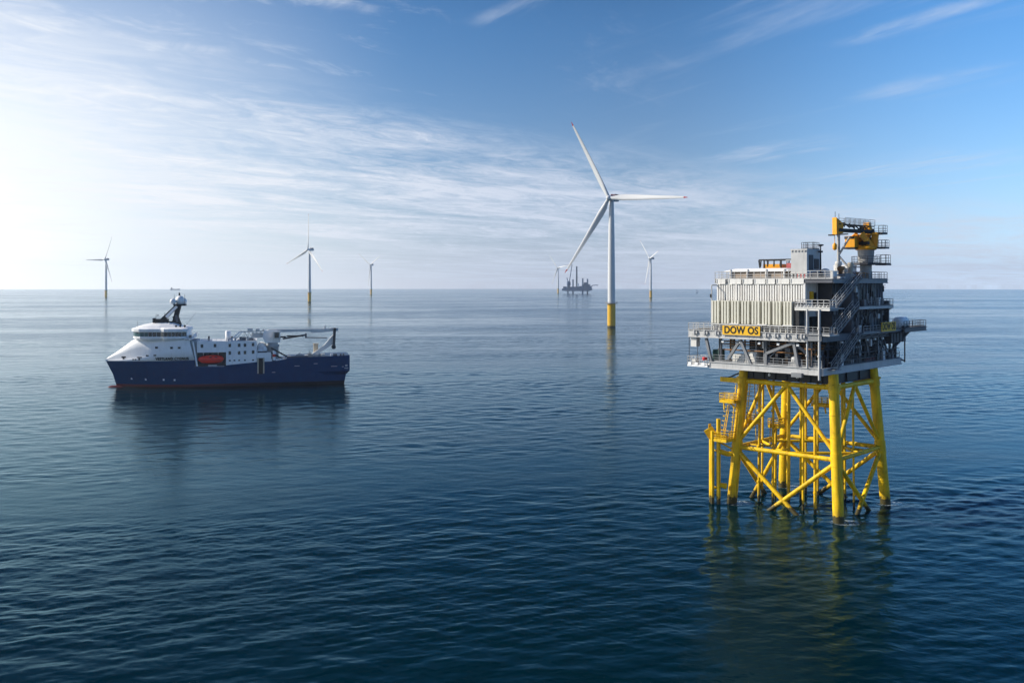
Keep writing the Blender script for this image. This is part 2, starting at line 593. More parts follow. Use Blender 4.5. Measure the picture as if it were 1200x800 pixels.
    mx = t.new('ShaderNodeMixShader')
    t.put(mx.inputs[0], fac)
    t.put(mx.inputs[1], body.outputs[0])
    t.put(mx.inputs[2], gl.outputs[0])
    out = [n for n in m.node_tree.nodes if n.type == 'OUTPUT_MATERIAL'][0]
    t.put(out.inputs['Surface'], mx.outputs[0])
    return m


def build_sea():
    """one sheet: a fan of real waves in the field in front, flat water behind and far out"""
    rg = np.random.default_rng(11)
    radii = [0.0, 15.0, 30.0]
    r = 40.0
    while r < 950.0:
        radii.append(r)
        r += min(1.2, max(0.16, 0.5 * r * r / 33800.0))
    radii += [950.0, 1300.0, 1900.0, 2800.0, 4200.0, 6400.0, 8800.0]
    R = np.array(radii)
    half_fan, nf = rad(42), 1180
    fan = np.linspace(pi / 2 - half_fan, pi / 2 + half_fan, nf)
    rest = np.linspace(pi / 2 + half_fan, pi / 2 - half_fan + 2 * pi, 60)[1:-1]
    TH = np.concatenate([fan, rest])
    nr, nt_ = len(R), len(TH)
    X = R[:, None] * np.cos(TH)[None, :]
    Y = R[:, None] * np.sin(TH)[None, :]
    # wave energy lanes
    lane = np.zeros_like(X)
    for k in range(14):
        lam = 35.0 * 1.22 ** k
        a = pi / 2 + rg.normal(0, 0.45)
        lane += np.sin((X * cos(a) * 0.55 + Y * sin(a)) * 2 * pi / lam + rg.uniform(0, 2 * pi) + 1.3 * np.sin(X / (lam * 1.7) + k))
    lane = np.clip(0.75 + 0.13 * lane, 0.25, 1.3)
    rx, ry = X + 61.65, Y - 352.71
    ast = 0.968 * rx + 0.25 * ry
    abm = -0.25 * rx + 0.968 * ry
    wk = np.clip((9.5 - np.abs(abm + 1.5 * np.sin(ast / 9.0))) / 5.0, 0, 1) * np.clip(ast / 4.0, 0, 1) * np.clip((150.0 - ast) / 90.0, 0, 1)
    lane *= 1.0 - 0.75 * wk
    td = np.clip(1.3 - ((X - 84) / 44.0) ** 2 - ((Y - 146) / 16.0) ** 2, 0, 1)
    lane *= 1.0 + 0.5 * td
    fade = np.clip((R - 38.0) / 14.0, 0, 1) * np.clip((950.0 - R) / 450.0, 0, 1)
    dth = fan[1] - fan[0]
    space = np.maximum(np.gradient(R), R * dth)
    Z = np.zeros_like(X)
    nw = 74
    for k in range(nw):
        lam = 0.80 * (11.0 / 0.80) ** (k / (nw - 1))
        a = pi / 2 + rad(6) + rg.normal(0, 0.62)
        slope = SEA_SLOPE * sqrt(2.0 / nw) * (0.7 if lam > 5 else 1.0) * rg.uniform(0.6, 1.4)
        amp = slope * lam / (2 * pi)
        keep = np.clip((lam / space - 2.0) / 1.5, 0, 1)[:, None]
        if not keep.any():
            continue
        n_on = int(np.nonzero(keep[:, 0])[0].max()) + 1
        x, y = X[:n_on, :nf], Y[:n_on, :nf]
        ph = (x * cos(a) + y * sin(a)) * 2 * pi / lam + rg.uniform(0, 2 * pi)
        ph += 0.9 * np.sin(x / (lam * 2.3) + rg.uniform(0, 6)) + 0.7 * np.sin(y / (lam * 3.1) + rg.uniform(0, 6))
        Z[:n_on, :nf] += amp * keep[:n_on] * np.sin(ph)
    Z *= lane * fade[:, None]
    edge = np.clip((half_fan - np.abs(TH - pi / 2)) / rad(3), 0, 1)
    Z *= edge[None, :]
    co = np.stack([X, Y, Z], -1).reshape(-1, 3).astype(np.float32)
    ii = np.arange(nr - 1)[:, None] * nt_
    kk = np.arange(nt_)[None, :]
    k2 = (kk + 1) % nt_
    quads = np.stack([ii + kk, ii + nt_ + kk, ii + nt_ + k2, ii + k2], -1).reshape(-1, 4).astype(np.int32)
    me = bpy.data.meshes.new('sea')
    me.vertices.add(len(co))
    me.vertices.foreach_set('co', co.ravel())
    me.loops.add(quads.size)
    me.loops.foreach_set('vertex_index', quads.ravel())
    me.polygons.add(len(quads))
    me.polygons.foreach_set('loop_start', np.arange(0, quads.size, 4, dtype=np.int32))
    me.polygons.foreach_set('use_smooth', np.ones(len(quads), dtype=bool))
    me.update(calc_edges=True)
    me.materials.append(sea_material())
    o = bpy.data.objects.new('sea', me)
    COL.objects.link(o)
    return tag(o, 'dark teal open sea with small wind ripples', None, kind='structure')


SEA_SLOPE = 0.074
SEA_IOR = 1.24
build_sea()


# ------------------------------------------------------------------ haze
def build_haze():
    m = bpy.data.materials.new('sea_haze')
    m.use_nodes = True
    nt = m.node_tree
    nt.nodes.clear()
    v = nt.nodes.new('ShaderNodeVolumePrincipled')
    v.inputs['Color'].default_value = (0.80, 0.90, 1.0, 1)
    v.inputs['Density'].default_value = HAZE
    v.inputs['Anisotropy'].default_value = 0.5
    out = nt.nodes.new('ShaderNodeOutputMaterial')
    nt.links.new(v.outputs[0], out.inputs['Volume'])
    o = MB().box(-9000, 9000, -9000, 9000, -8, 215).build('haze', m)
    return tag(o, 'thin pale blue sea haze in the distance', None, kind='stuff')


HAZE = 0.00006
if HAZE:
    build_haze()

# ------------------------------------------------------------------ wind turbines
HUB_Z = 109.0


def blade_mesh(mb, phi, Lb=75.0):
    """one blade in the rotor plane (local y-z), axis of rotation along +x, root at the hub"""
    d = Vector((0, sin(phi), cos(phi)))
    tdir = Vector((0, cos(phi), -sin(phi)))
    ax = Vector((1, 0, 0))
    st = [(1.4, 1.5, 1.5, 0.0), (4, 1.6, 1.5, 0.10), (9, 2.5, 1.15, 0.35), (15, 2.7, 0.85, 0.34), (25, 2.45, 0.6, 0.25),
          (38, 1.95, 0.42, 0.16), (52, 1.5, 0.3, 0.08), (64, 1.1, 0.2, 0.03), (71, 0.75, 0.12, 0.0),
          (73, 0.4, 0.08, 0.0), (Lb - 0.3, 0.2, 0.05, 0.0)]
    n = 14
    rings = []
    for r, c, th, tw in st:
        ring = []
        bend = 3.2 * (r / Lb) ** 2 + r * 0.03
        for k in range(n):
            q = 2 * pi * k / n
            e = cos(q)
            y = c * e - (0.35 * c if r > 6 else 0) * 0.6
            x = th * sin(q) * (1.0 if r < 6 else (0.55 + 0.45 * e if e < 0 else 1.0))
            yy = y * cos(tw) - x * sin(tw)
            xx = y * sin(tw) + x * cos(tw)
            ring.append(d * r + tdir * yy + ax * (xx + bend))
        rings.append(ring)
    mb.loft(rings[:-2])
    mb.loft(rings[-3:], mi=1)


def make_turbine(phi0):
    """local +x points upwind (out of the hub)"""
    root = empty('wind_turbine', (0, 0, 0))
    mb = MB()
    mb.lathe([(3.45, -5), (3.45, 0), (3.45, 16), (3.45, 20.3)], n=32)
    mb.lathe([(3.62, 6.0), (3.62, 6.5)], n=32)
    tp = mb.build('transition_piece', 'turb_yellow', root)
    lad = MB()
    for s in (-0.45, 0.45):
        lad.tube((-1.5, -3.2 + 0.0, 0.0), (-1.5, -3.2, 0.1), 0.05)
        lad.tube((-2.3 + s, -4.3, -3), (-2.3 + s, -4.3, 14), 0.28, n=8)
    for z in range(0, 20):
        lad.bar((-2.7, -4.0, z), (-1.9, -4.0, z), 0.1, 0.1)
    lad.bar((-2.3, -4.3, 3), (-1.2, -2.8, 3), 0.3, 0.3)
    lad.bar((-2.3, -4.3, 12), (-1.2, -2.8, 12), 0.3, 0.3)
    lad.build('boat_landing', 'turb_yellow', tp)
    pl = MB()
    pl.lathe([(3.3, 20.3), (5.2, 20.35), (5.2, 20.75), (3.3, 20.8)], n=24, smooth=False)
    pts = [(5.1 * cos(2 * pi * k / 18), 5.1 * sin(2 * pi * k / 18), 20.75) for k in range(18)]
    po = pl.build('access_platform', 'grey', root)
    rail_line(MB(), pts, 1.2, 2.0, 0.09, closed=True).build('railing', 'rail', po)
    tw = MB().lathe([(3.1, 20.8), (3.05, 40), (2.85, 60), (2.5, 85), (2.05, HUB_Z - 2.9)], n=32)
    for z in (45, 75):
        tw.lathe([(3.02 - (z - 45) * 0.0105 + 0.04, z), (3.02 - (z - 45) * 0.0105 + 0.04, z + 0.3)], n=32)
    to = tw.build('tower', 'turb', root)
    MB().box(-0.5, 0.5, -3.13, -3.0, 21.0, 23.2).build('tower_door', 'grey', to)
    na = MB()
    rings = []
    for x, sc in ((2.0, 0.82), (1.2, 1.0), (-7.5, 1.0), (-9.6, 0.92), (-10.2, 0.7)):
        ring = []
        for k in range(20):
            q = 2 * pi * k / 20
            y = 2.35 * sc * math.copysign(abs(cos(q)) ** 0.55, cos(q))
            z = 2.3 * sc * math.copysign(abs(sin(q)) ** 0.55, sin(q))
            ring.append((x, y, HUB_Z + z))
        rings.append(ring)
    na.loft(rings)
    na.lathe([(2.15, HUB_Z - 3.1), (2.2, HUB_Z - 1.5)], n=24)
    no = na.build('nacelle', 'turb', root)
    h = MB()
    h.box(-8.8, -2.6, -2.2, 2.2, HUB_Z + 2.32, HUB_Z + 2.55)
    rail_line(h, [(-8.7, -2.1, HUB_Z + 2.5), (-2.7, -2.1, HUB_Z + 2.5), (-2.7, 2.1, HUB_Z + 2.5), (-8.7, 2.1, HUB_Z + 2.5)],
              1.3, 1.0, 0.16, closed=True)
    h.box(-8.7, -2.7, -2.15, -2.1, HUB_Z + 2.55, HUB_Z + 3.7)
    h.box(-8.7, -2.7, 2.1, 2.15, HUB_Z + 2.55, HUB_Z + 3.7)
    h.build('hoist_platform', 'darkred', no)
    HX = 4.2
    hb = MB()
    prof = [(2.0, 2.2), (2.25, 3.2), (2.3, 4.4), (2.05, 5.6), (1.4, 6.6), (0.5, 7.1)]
    hb.loft([[(x, r * cos(2 * pi * k / 24), HUB_Z + r * sin(2 * pi * k / 24)) for k in range(24)] for r, x in prof])
    hb.build('hub', 'turb', root)
    for k in range(3):
        bm_ = MB()
        blade_mesh(bm_, phi0 + k * 2 * pi / 3)
        for i, v in enumerate(bm_.v):
            bm_.v[i] = (v[0] + HX, v[1], v[2] + HUB_Z)
        bm_.build('blade', ['turb', 'tip'], root)
    return root


# distance, sideways, yaw of the rotor axis away from the camera, first blade angle
TURBINES = [
    (792.0, 83.9, 30, -27, 'tallest and nearest white wind turbine, between the supply ship and the platform'),
    (1942.0, -419.0, 55, 8, 'white wind turbine on a yellow base directly beyond the crane of the supply ship'),
    (2689.0, -1163.0, 52, 30, 'hazy wind turbine furthest left, out beyond the bow of the supply ship'),
    (3418.0, -513.0, 54, 64, 'small hazy wind turbine between the supply ship and the tallest turbine'),
    (3993.0, 196.0, 45, -38, 'tiny hazy wind turbine just left of the distant jack-up vessel'),
    (2597.0, 384.0, 66, 195, 'small wind turbine seen edge-on, right of the tallest turbine'),
]
for D, X, yaw, phi, lab in TURBINES:
    r = make_turbine(rad(phi))
    to_cam = math.atan2(-D, -X)
    r.location = (X, D, 0)
    # +x local towards the camera, then turned to the camera's left
    r.rotation_euler = (0, 0, to_cam - rad(yaw))
    tag(r, lab, 'wind turbine', 'offshore wind turbines')

# ------------------------------------------------------------------ substation platform (local u, v, z)
PC = (49.01, 155.13, 0.0)
PR = rad(-44)
plat = empty('offshore_substation', PC, PR)
tag(plat, 'grey offshore substation topside standing on a yellow steel lattice jacket', 'offshore platform')


def kz(z):
    return 1.0 - 0.1478 * z / 20.2


def node(su, sv, z):
    k = kz(z)
    return Vector((su * 9.19 * k, sv * 8.72 * k, z))


# jacket legs
CORN = {'front': (1, -1), 'left': (-1, -1), 'right': (1, 1), 'back': (-1, 1)}
for nm, (su, sv) in CORN.items():
    mb = MB()
    mb.tube(node(su, sv, -4), node(su, sv, 9.3), 0.84, 0.8, 24)
    mb.tube(node(su, sv, 9.3), node(su, sv, 22.28), 0.8, 0.76, 24)
    mb.tube(node(su, sv, 8.3), node(su, sv, 10.3), 0.87, 0.87, 24)
    mb.tube(node(su, sv, 19.4), node(su, sv, 20.9), 0.88, 0.88, 24)
    mb.tube(node(su, sv, 20.55), node(su, sv, 20.75), 1.12, 1.12, 24)
    for z in (2.4, 5.4, 12.6, 16.0):
        mb.tube(node(su, sv, z), node(su, sv, z + .12), .84, .84, 24)
    mb.build('jacket_leg', 'yellow', plat)

FACES = [((-1, -1), (1, -1)), ((1, -1), (1, 1)), ((1, 1), (-1, 1)), ((-1, 1), (-1, -1))]
for A, B in FACES:
    a, b = node(*A, 20.2), node(*B, 20.2)
    MB().tube(a, b, 0.4, n=16).build('top_beam', 'yellow', plat)
    MB().tube(node(*A, 9.3), node(*B, 9.3), 0.36, n=16).build('horizontal_brace', 'yellow', plat)
    mid = (a + b) / 2 - Vector((0, 0, 0.1))
    for e, o in ((A, B), (B, A)):
        MB().tube(mid, node(*e, 10.0), 0.31, n=14).build('upper_brace', 'yellow', plat)
        p, q = node(*e, 8.9), node(*o, -6.0)
        q = p + (q - p) * 0.86
        mb = MB().tube(p, q, 0.36, n=14)
        mb.build('lower_brace', 'yellow', plat)
mids = [(node(*A, 9.3) + node(*B, 9.3)) / 2 for A, B in FACES]
for i in range(4):
    MB().tube(mids[i], mids[(i + 1) % 4], 0.25, n=12).build('plan_brace', 'yellow', plat)

# vertical tubes inside the jacket
JT = [(-8.6, 0.1, .26, 20.2), (-6.6, -4.6, .30, 20.2), (-4.7, -3.4, .27, 20.2), (-7.0, 6.2, .27, 20.2), (-1.6, -3.8, .34, 20.2),
      (1.5, -4.9, .28, 20.2), (-3.8, 6.6, .27, 20.2), (4.3, -6.4, .32, 20.2), (-1.5, 6.4, .27, 20.2), (4.3, 3.5, .25, 20.2),
      (3.2, 6.8, .27, 20.2), (6.6, 2.6, .24, 20.2), (-5.6, -0.9, .30, 12.6), (-2.2, 1.6, .30, 20.2)]
for x, y, r, zt in JT:
    r *= .74
    mb = MB().tube((x, y, -4), (x * .97, y * .97, zt), r, n=12)
    for z in (3.2, 9.0, 15.0):
        if z < zt:
            mb.tube((x, y, z), (x, y, z + 0.3), r + 0.06, n=12)
    mb.build('riser_tube', 'yellow', plat)
# guides holding the tubes
for (p, q) in (((-8.6, .1), (-8.6, -3)), ((-1.6, -3.8), (-1.6, -8)), ((4.3, -6.4), (4.3, -8)), ((1.5, -4.9), (1.5, -8)),
               ((4.3, 3.5), (8, 3.5)), ((6.6, 2.6), (8, 2.6)), ((3.2, 6.8), (3.2, 8)), ((-4.7, -3.4), (-6.6, -4.6)),
               ((-6.6, -4.6), (-8.2, -4.6))):
    MB().tube((*p, 9.3), (*q, 9.3), 0.16, n=8).build('tube_guide', 'yellow', plat)

# cantilevered beam at the top left
MB().bar((-12.0, -7.45, 20.2), (-7.9, -7.45, 20.2), 0.55, 0.75).build('cantilever_beam', 'yellow', plat)
MB().tube((-10.6, -7.45, 20.5), (-7.9, -6.2, 21.9), 0.12, n=8).build('cantilever_stay', 'dgrey', plat)

# boat landing with its fender tubes and access platform
bl = MB()
FT = [((-12.05, -10.5), 12.4, .30), ((-11.25, -11.3), 12.0, .30), ((-10.45, -10.75), 14.0, .34)]
for (x, y), zt, r in FT:
    bl.tube((x, y, -4), (x, y, zt), r, n=14)
lx, ly, _ = node(-1, -1, 8.6)
for z0, z1 in ((8.7, 8.3),):
    bl.tube((-10.45, -10.75, z0), (-9.6, -9.2, z0 - 0.6), 0.42, n=12)
    bl.tube((-9.6, -9.2, z0 - 0.6), (lx, ly, z1), 0.42, n=12)
bl.tube((-12.05, -10.5, 8.7), (-10.45, -10.75, 8.7), 0.16, n=8)
bl.tube((-11.25, -11.3, 2.6), (-10.45, -10.75, 2.6), 0.16, n=8)
bl.tube((-12.05, -10.5, 2.6), (-10.45, -10.75, 2.6), 0.16, n=8)
bl.tube((-10.45, -10.75, 3.2), (-9.5, -9.9, 2.9), 0.34, 0.5, n=12)
for k in range(34):
    z = 0.6 + k * 0.33
    bl.bar((-12.05, -10.5, z), (-11.25, -11.3, z), 0.05, 0.05)
bo = bl.build('boat_landing', 'yellow', plat)
mb = MB().box(-12.3, -12.25, -10.9, -10.1, 11.0, 13.0)
mb.bar((-12.35, -10.9, 12.2), (-11.7, -10.5, 11.0), 0.5, 1.6)
mb.build('fender_guard', 'yellow', bo)


def service_platform(name, u0, u1, v0, v1, z, legs=()):
    mb = MB().box(u0, u1, v0, v1, z - 0.14, z)
    n = 4
    for k in range(n + 1):
        x = u0 + (u1 - u0) * k / n
        mb.bar((x, v0, z - 0.25), (x, v1, z - 0.25), 0.1, 0.22)
    mb.bar((u0, v0, z - 0.2), (u1, v0, z - 0.2), 0.12, 0.35)
    mb.bar((u0, v1, z - 0.2), (u1, v1, z - 0.2), 0.12, 0.35)
    for a, b in legs:
        mb.tube(a, b, 0.14, n=8)
    o = mb.build(name, 'yellow', plat)
    rail_line(MB(), [(u0, v0, z), (u1, v0, z), (u1, v1, z), (u0, v1, z)], 1.15, 1.0, 0.085, closed=True).build('railing', 'yellow', o)
    return o


service_platform('access_platform', -11.5, -8.6, -11.4, -8.7, 10.7, (((-9, -9, 10.6), (-8.4, -8.2, 9.4)), ((-11, -11, 10.6), (-8.6, -8.4, 8.6))))
service_platform('access_platform', -11.1, -8.4, -9.4, -7.9, 16.9, (((-10, -8.6, 16.8), (-8.3, -8.0, 15.2)), ((-10.4, -9.2, 16.7), (-10.3, -9.2, 15.4))))
service_platform('access_platform', -7.7, -6.1, -6.6, -5.0, 13.4, (((-7, -6, 13.3), (-7.9, -7.4, 12)),))
service_platform('access_platform', -5.6, -3.7, -3.2, -1.2, 12.6, (((-4.6, -2.2, 12.4), (-4.7, -3.3, 11)),))
service_platform('access_platform', -2.6, 1.4, 6.2, 8.0, 15.6, (((-.6, 7, 15.5), (-.6, 7.6, 14)),))


def ladder(a, b, w=0.55, name='ladder', mat='yellow', cage=True, up=(0, 1, 0)):
    a, b = Vector(a), Vector(b)
    d = (b - a).normalized()
    s = d.cross(Vector(up)).normalized()
    out = s.cross(d)
    mb = MB()
    for k in (-1, 1):
        mb.bar(a + s * (k * w / 2), b + s * (k * w / 2), 0.09, 0.09)
    L = (b - a).length
    n = int(L / 0.35)
    for k in range(n):
        p = a + d * (k * 0.35 + 0.2)
        mb.bar(p - s * w / 2, p + s * w / 2, 0.045, 0.045)
    if cage:
        for k in range(int(L / 0.8)):
            p = a + d * (k * 0.8 + 1.2)
            ring = [p + s * (0.48 * cos(q)) + out * (0.1 + 0.62 * sin(q)) for q in (0, pi / 4, pi / 2, 3 * pi / 4, pi)]
            for i, j in zip(ring[:-1], ring[1:]):
                mb.bar(i, j, 0.06, 0.06)
    return mb.build(name, mat, plat)


ladder(node(-1, -1, 10.7) + Vector((-0.3, -1.1, 0)), node(-1, -1, 19.6) + Vector((-0.3, -1.1, 0)), up=(0.3, -1, 0))
ladder(node(-1, -1, 13.4) + Vector((1.05, 0.2, 0)), node(-1, -1, 20.2) + Vector((1.05, 0.2, 0)), up=(1, -.2, 0))
ladder((-10.6, -9.0, 10.7), (-9.5, -8.9, 16.9), up=(-1, 0, 0))
ladder((-6.4, -5.2, 9.4), (-6.6, -5.4, 20.3), up=(0.7, -.7, 0), cage=False)
ladder((-5.0, -3.1, 9.4), (-5.0, -3.1, 13.5), up=(0.7, -.7, 0), cage=False)

# plate girders between the jacket and the lower deck
for v in (-7.3, -2.4, 2.4, 7.3):
    mb = MB().box(-8.4, 7.75, v - .12, v + .12, 20.75, 22.3)
    mb.box(-8.4, 7.75, v - .35, v + .35, 20.7, 20.8).box(-8.4, 7.75, v - .35, v + .35, 22.2, 22.34)
    for u in range(-8, 8, 2):
        mb.box(u - .04, u + .04, v - .3, v + .3, 20.8, 22.2)
    mb.build('support_girder', 'black', plat)  # black here paints in the shadow under the lower deck
for u in (-7.4, -2.6, 2.6, 7.4):
    mb = MB().box(u - .12, u + .12, -7.15, 7.15, 20.78, 22.3)
    mb.box(u - .34, u + .34, -7.1, 7.1, 20.72, 20.79)
    mb.build('support_girder', 'black', plat)
for p in ((-2.4, -8.6), (2.6, -8.9)):
    mb = MB().bar((*p, 22.3), (*p, 21.7), 0.06, 0.06)
    mb.lathe([(0.10, 21.4), (0.2, 21.45), (0.2, 21.7), (0.08, 21.8)], (*p, 0), 10)
    mb.build('floodlight', 'white', plat)

# ------------------------------------------------------------------ lower deck
U0, U1, V0, V1 = -12.0, 7.7, -11.0, 19.0


def edge_beam(mb, a, b, z0, z1, web=0.08, fl=0.4, stiff=1.5, mi=0):
    a = Vector((*a, 0))
    b = Vector((*b, 0))
    zc = (z0 + z1) / 2
    mb.bar(a + Vector((0, 0, zc)), b + Vector((0, 0, zc)), web, z1 - z0 - 0.16, mi)
    for z in (z0 + 0.05, z1 - 0.05):
        mb.bar(a + Vector((0, 0, z)), b + Vector((0, 0, z)), fl, 0.1, mi)
    d = (b - a).normalized()
    L = (b - a).length
    n = max(1, int(L / stiff))
    for k in range(1, n):
        p = a + d * (L * k / n)
        mb.bar(p + Vector((0, 0, z0 + .1)), p + Vector((0, 0, z1 - .1)), 0.06, fl * 0.85, mi, up=d)
    return mb


mb = MB().box(U0 + .05, U1 - .05, V0 + .05, V1 - .05, 22.9, 23.1)
mb.build('lower_deck', 'dgrey', plat)
for a, b, mt in (((U0, V0), (U1 + .2, V0), 'light'), ((U1, V0 + .22), (U1, V1), 'light'), ((U1 - .2, V1), (U0, V1), 'grey'),
                 ((U0, V1 - .2), (U0, V0 + .22), 'light')):
    edge_beam(MB(), a, b, 22.28, 23.38).build('edge_beam', mt, plat)
under = MB()
for v in range(-9, 19, 3):
    under.box(U0 + .3, U1 - .3, v - .08, v + .08, 22.38, 22.88)
under.build('deck_joists', 'dgrey', plat)
MB().box(2.9, 4.6, -11.6, -10.85, 21.85, 22.5).build('lift_bracket', 'grey', plat)
MB().box(7.5, 8.9, -9.4, -7.0, 23.02, 23.14).build('stair_landing', 'grey', plat)
rl = rail_line(MB(), [(U0 + .2, V0 + .2, 23.4), (U1 - .2, V0 + .2, 23.4)], 1.1, 1.6)
rl.build('railing', 'rail', plat)
rl = rail_line(MB(), [(U1 - .2, -6.4, 23.4), (U1 - .2, V1 - .2, 23.4)], 1.1, 1.6)
rl.build('railing', 'dgrey', plat)

# small hanging platform at the left end
mb = MB().box(-16.1, -12.2, -11.3, -8.3, 22.45, 22.6)
mb.bar((-16.1, -11.3, 22.55), (-12.2, -11.3, 22.55), .12, .3).bar((-16.1, -8.3, 22.55), (-12.2, -8.3, 22.55), .12, .3)
for x in (-15.6, -14.3, -13.0):
    mb.box(x - .3, x + .3, -11.42, -11.2, 22.62, 23.1)
o = mb.build('hanging_platform', 'white', plat)
rail_line(MB(), [(-16.1, -11.3, 22.6), (-12.2, -11.3, 22.6), (-12.2, -8.3, 22.6), (-16.1, -8.3, 22.6)], 1.5, .8, .07, closed=True).build('railing', 'light', o)
mb = MB()
for p in ((-15.9, -11.1), (-15.9, -8.5)):
    mb.tube((*p, 22.6), (*p, 27.3), 0.06, n=8)
mb.build('hanger_rod', 'dgrey', o)
MB().lathe([(.38, 0), (.42, .1), (.42, .5), (.38, .6)], (-12.9, -11.0, 23.5), 14).build('life_ring_box', 'red', o)
MB().box(-15.5, -14.7, -10.9, -10.0, 22.62, 23.7).build('control_box', 'offwhite', o)
mb = MB().box(-15.6, -14.5, -11.1, -10.0, 25.7, 27.28)
mb.box(-15.7, -14.4, -11.2, -9.9, 26.9, 27.0)
mb.build('junction_box', 'offwhite', plat)

# between the decks
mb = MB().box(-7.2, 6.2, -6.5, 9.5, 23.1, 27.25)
for v in range(-6, 10, 1):
    mb.box(6.2, 6.3, v - .06, v + .06, 23.2, 27.2)
for u in range(-7, 6, 1):
    mb.box(u - .06, u + .06, -6.6, -6.5, 23.2, 27.2)
mb.build('shade_core', 'black', plat)  # black core: the shade under the main deck is put into its colour
COLS = [(-10.4, -10.2), (-2.2, -10.2), (5.4, -10.2), (7.2, -4.2), (7.2, 3.0), (7.2, 10.2), (7.2, 17.6), (-10.4, 3), (-10.4, 10.2), (-2, 17.6), (3.2, 17.6)]
for u, v in COLS:
    mb = MB().box(u - .22, u + .22, v - .04, v + .04, 23.1, 27.3).box(u - .22, u - .16, v - .22, v + .22, 23.1, 27.3).box(u + .16, u + .22, v - .22, v + .22, 23.1, 27.3)
    mb.build('column', 'grey', plat)
BR = [((-6.3, -10.9, 27.2), (-4.4, -10.9, 23.3)), ((3.0, -10.9, 27.2), (3.75, -10.9, 23.2)), ((3.0, -10.9, 27.1), (-1.7, -10.9, 25.2)),
      ((-1.7, -10.9, 25.2), (-1.75, -10.9, 23.3)), ((-12.7, -10.9, 27.2), (-11.7, -10.9, 23.3)), ((-8.6, -10.7, 24.0), (-6.5, -10.7, 27.0)),
      ((3.4, -10.4, 26.6), (6.8, -9.0, 23.4))]
for a, b in BR:
    MB().bar(a, b, 0.42, 0.42).build('diagonal_strut', 'grey', plat)
MB().path([(-1.6, -10.75, 23.6), (-1.2, -10.75, 24.6), (-.2, -10.75, 25.5), (.9, -10.75, 25.9)], 0.1).build('bent_pipe', 'grey', plat)
RBR = [((7.3, 12.0, 27.2), (7.3, 9.6, 23.4)), ((7.3, 12.2, 27.2), (7.3, 15.2, 23.4)), ((7.3, 10.0, 27.0), (7.3, 15.8, 23.6)),
       ((7.3, 2.0, 26.0), (7.3, 3.6, 23.4)), ((7.3, -.3, 23.4), (7.3, .8, 26.0)), ((7.3, .8, 26.0), (7.3, 3.0, 26.0)), ((7.3, 17.4, 27), (7.3, 15.6, 23.5))]
for a, b in RBR:
    MB().bar(a, b, 0.26, 0.26).build('diagonal_strut', 'grey', plat)
# cabinets, tanks and pipes standing on the lower deck
mb = MB().box(-11.9, -10.4, -10.2, -8.9, 23.1, 25.3).box(-11.8, -10.5, -10.26, -10.2, 23.3, 25.1)
mb.build('green_cabinet', 'green', plat)
mb = MB().box(-8.4, -6.3, -9.8, -8.2, 23.1, 24.7).box(-6.2, -4.0, -9.8, -8.0, 23.1, 25.6)
for u in (-7.9, -7.2, -6.9, -5.9, -5.3, -4.6):
    mb.box(u - .03, u + .03, -9.86, -9.8, 23.2, 24.6)
mb.box(-8.45, -3.95, -9.9, -9.8, 24.0, 24.1)
mb.build('switch_cabinet', 'offwhite', plat)
mb = MB().box(1.7, 3.5, -10.2, -9.0, 23.1, 24.0)
mb.lathe([(.5, 0), (.55, .1), (.55, .7), (.3, .9)], (2.5, -9.6, 24.0), 14)
mb.build('pump_skid', 'light', plat)
MB().box(-2.9, -2.3, -9.7, -8.9, 24.0, 25.6).build('meter_box', 'grey', plat)
mb = MB()
for z in (26.3, 26.7, 25.4):
    mb.tube((-11, -9.4 + (z - 26), z), (7.0, -9.4 + (z - 26), z), .11, n=8)
for u in (-9.5, -6.8, -3.4, .4, 4.4):
    mb.tube((u, -8.6, 23.1), (u, -8.6, 27.2), .14, n=8)
mb.build('pipework', 'rust', plat)
mb = MB()
for z in (26.5, 26.0, 24.8):
    mb.tube((6.7, -8, z), (6.7, 18, z), .12, n=8)
for v in (-7, -3, 1.3, 4.5, 8.0, 11.6, 14.2):
    mb.tube((6.6, v, 23.1), (6.6, v, 27.2), .15, n=8)
mb.build('pipework', 'dgrey', plat)
mb = MB()
for z in (25.9, 26.6):
    mb.bar((-11.5, -8.0, z), (6.5, -8.0, z), .6, .08)
mb.build('cable_tray', 'rail', plat)
mb = MB().box(4.4, 6.9, 12.0, 13.8, 23.1, 25.0).box(5.2, 7.0, 15.8, 18.6, 23.1, 24.9).box(.5, 3.5, 12.5, 16, 23.1, 25.8)
mb.build('equipment_skid', 'black', plat)
mb = MB().box(6.2, 7.4, 5.2, 8.8, 23.1, 24.0)
mb.build('red_skid', 'darkred', plat)
mb = MB().tube((5.2, -10.6, 23.1), (5.2, -10.6, 26.2), .07, n=8).tube((5.8, -10.6, 26.2), (5.8, -10.6, 23.1), .07, n=8)
mb.box(4.7, 6.3, -10.75, -10.45, 26.1, 26.3)
mb.build('goal_post', 'rust', plat)

# small fittings crowded between the decks
rc = random.Random(5)
TONES = ['black', 'dgrey', 'mgrey', 'grey', 'offwhite', 'light', 'dgrey', 'black', 'rust']
for k in range(46):
    left_face = k % 2 == 0
    if left_face:
        u, v = rc.uniform(-9.8, 6.4), rc.uniform(-9.7, -7.0)
    else:
        u, v = rc.uniform(6.35, 7.3), rc.uniform(-6.0, 17.5)
    a, b, h = rc.uniform(.2, .55), rc.uniform(.2, .6), rc.uniform(.4, 2.2)
    z = 23.1 if rc.random() < .6 else rc.uniform(24.5, 26.0)
    mb = MB().box(u - a, u + a, v - b, v + b, z, min(27.1, z + h))
    mb.tube((u, v, 23.1), (u, v, 27.2), .07, n=8)
    mb.box(u - a - .04, u + a + .04, v - b - .04, v + b + .04, min(27.1, z + h) - .12, min(27.1, z + h) - .04)
    mb.build('deck_fitting', TONES[k % 9], plat)
mb = MB()
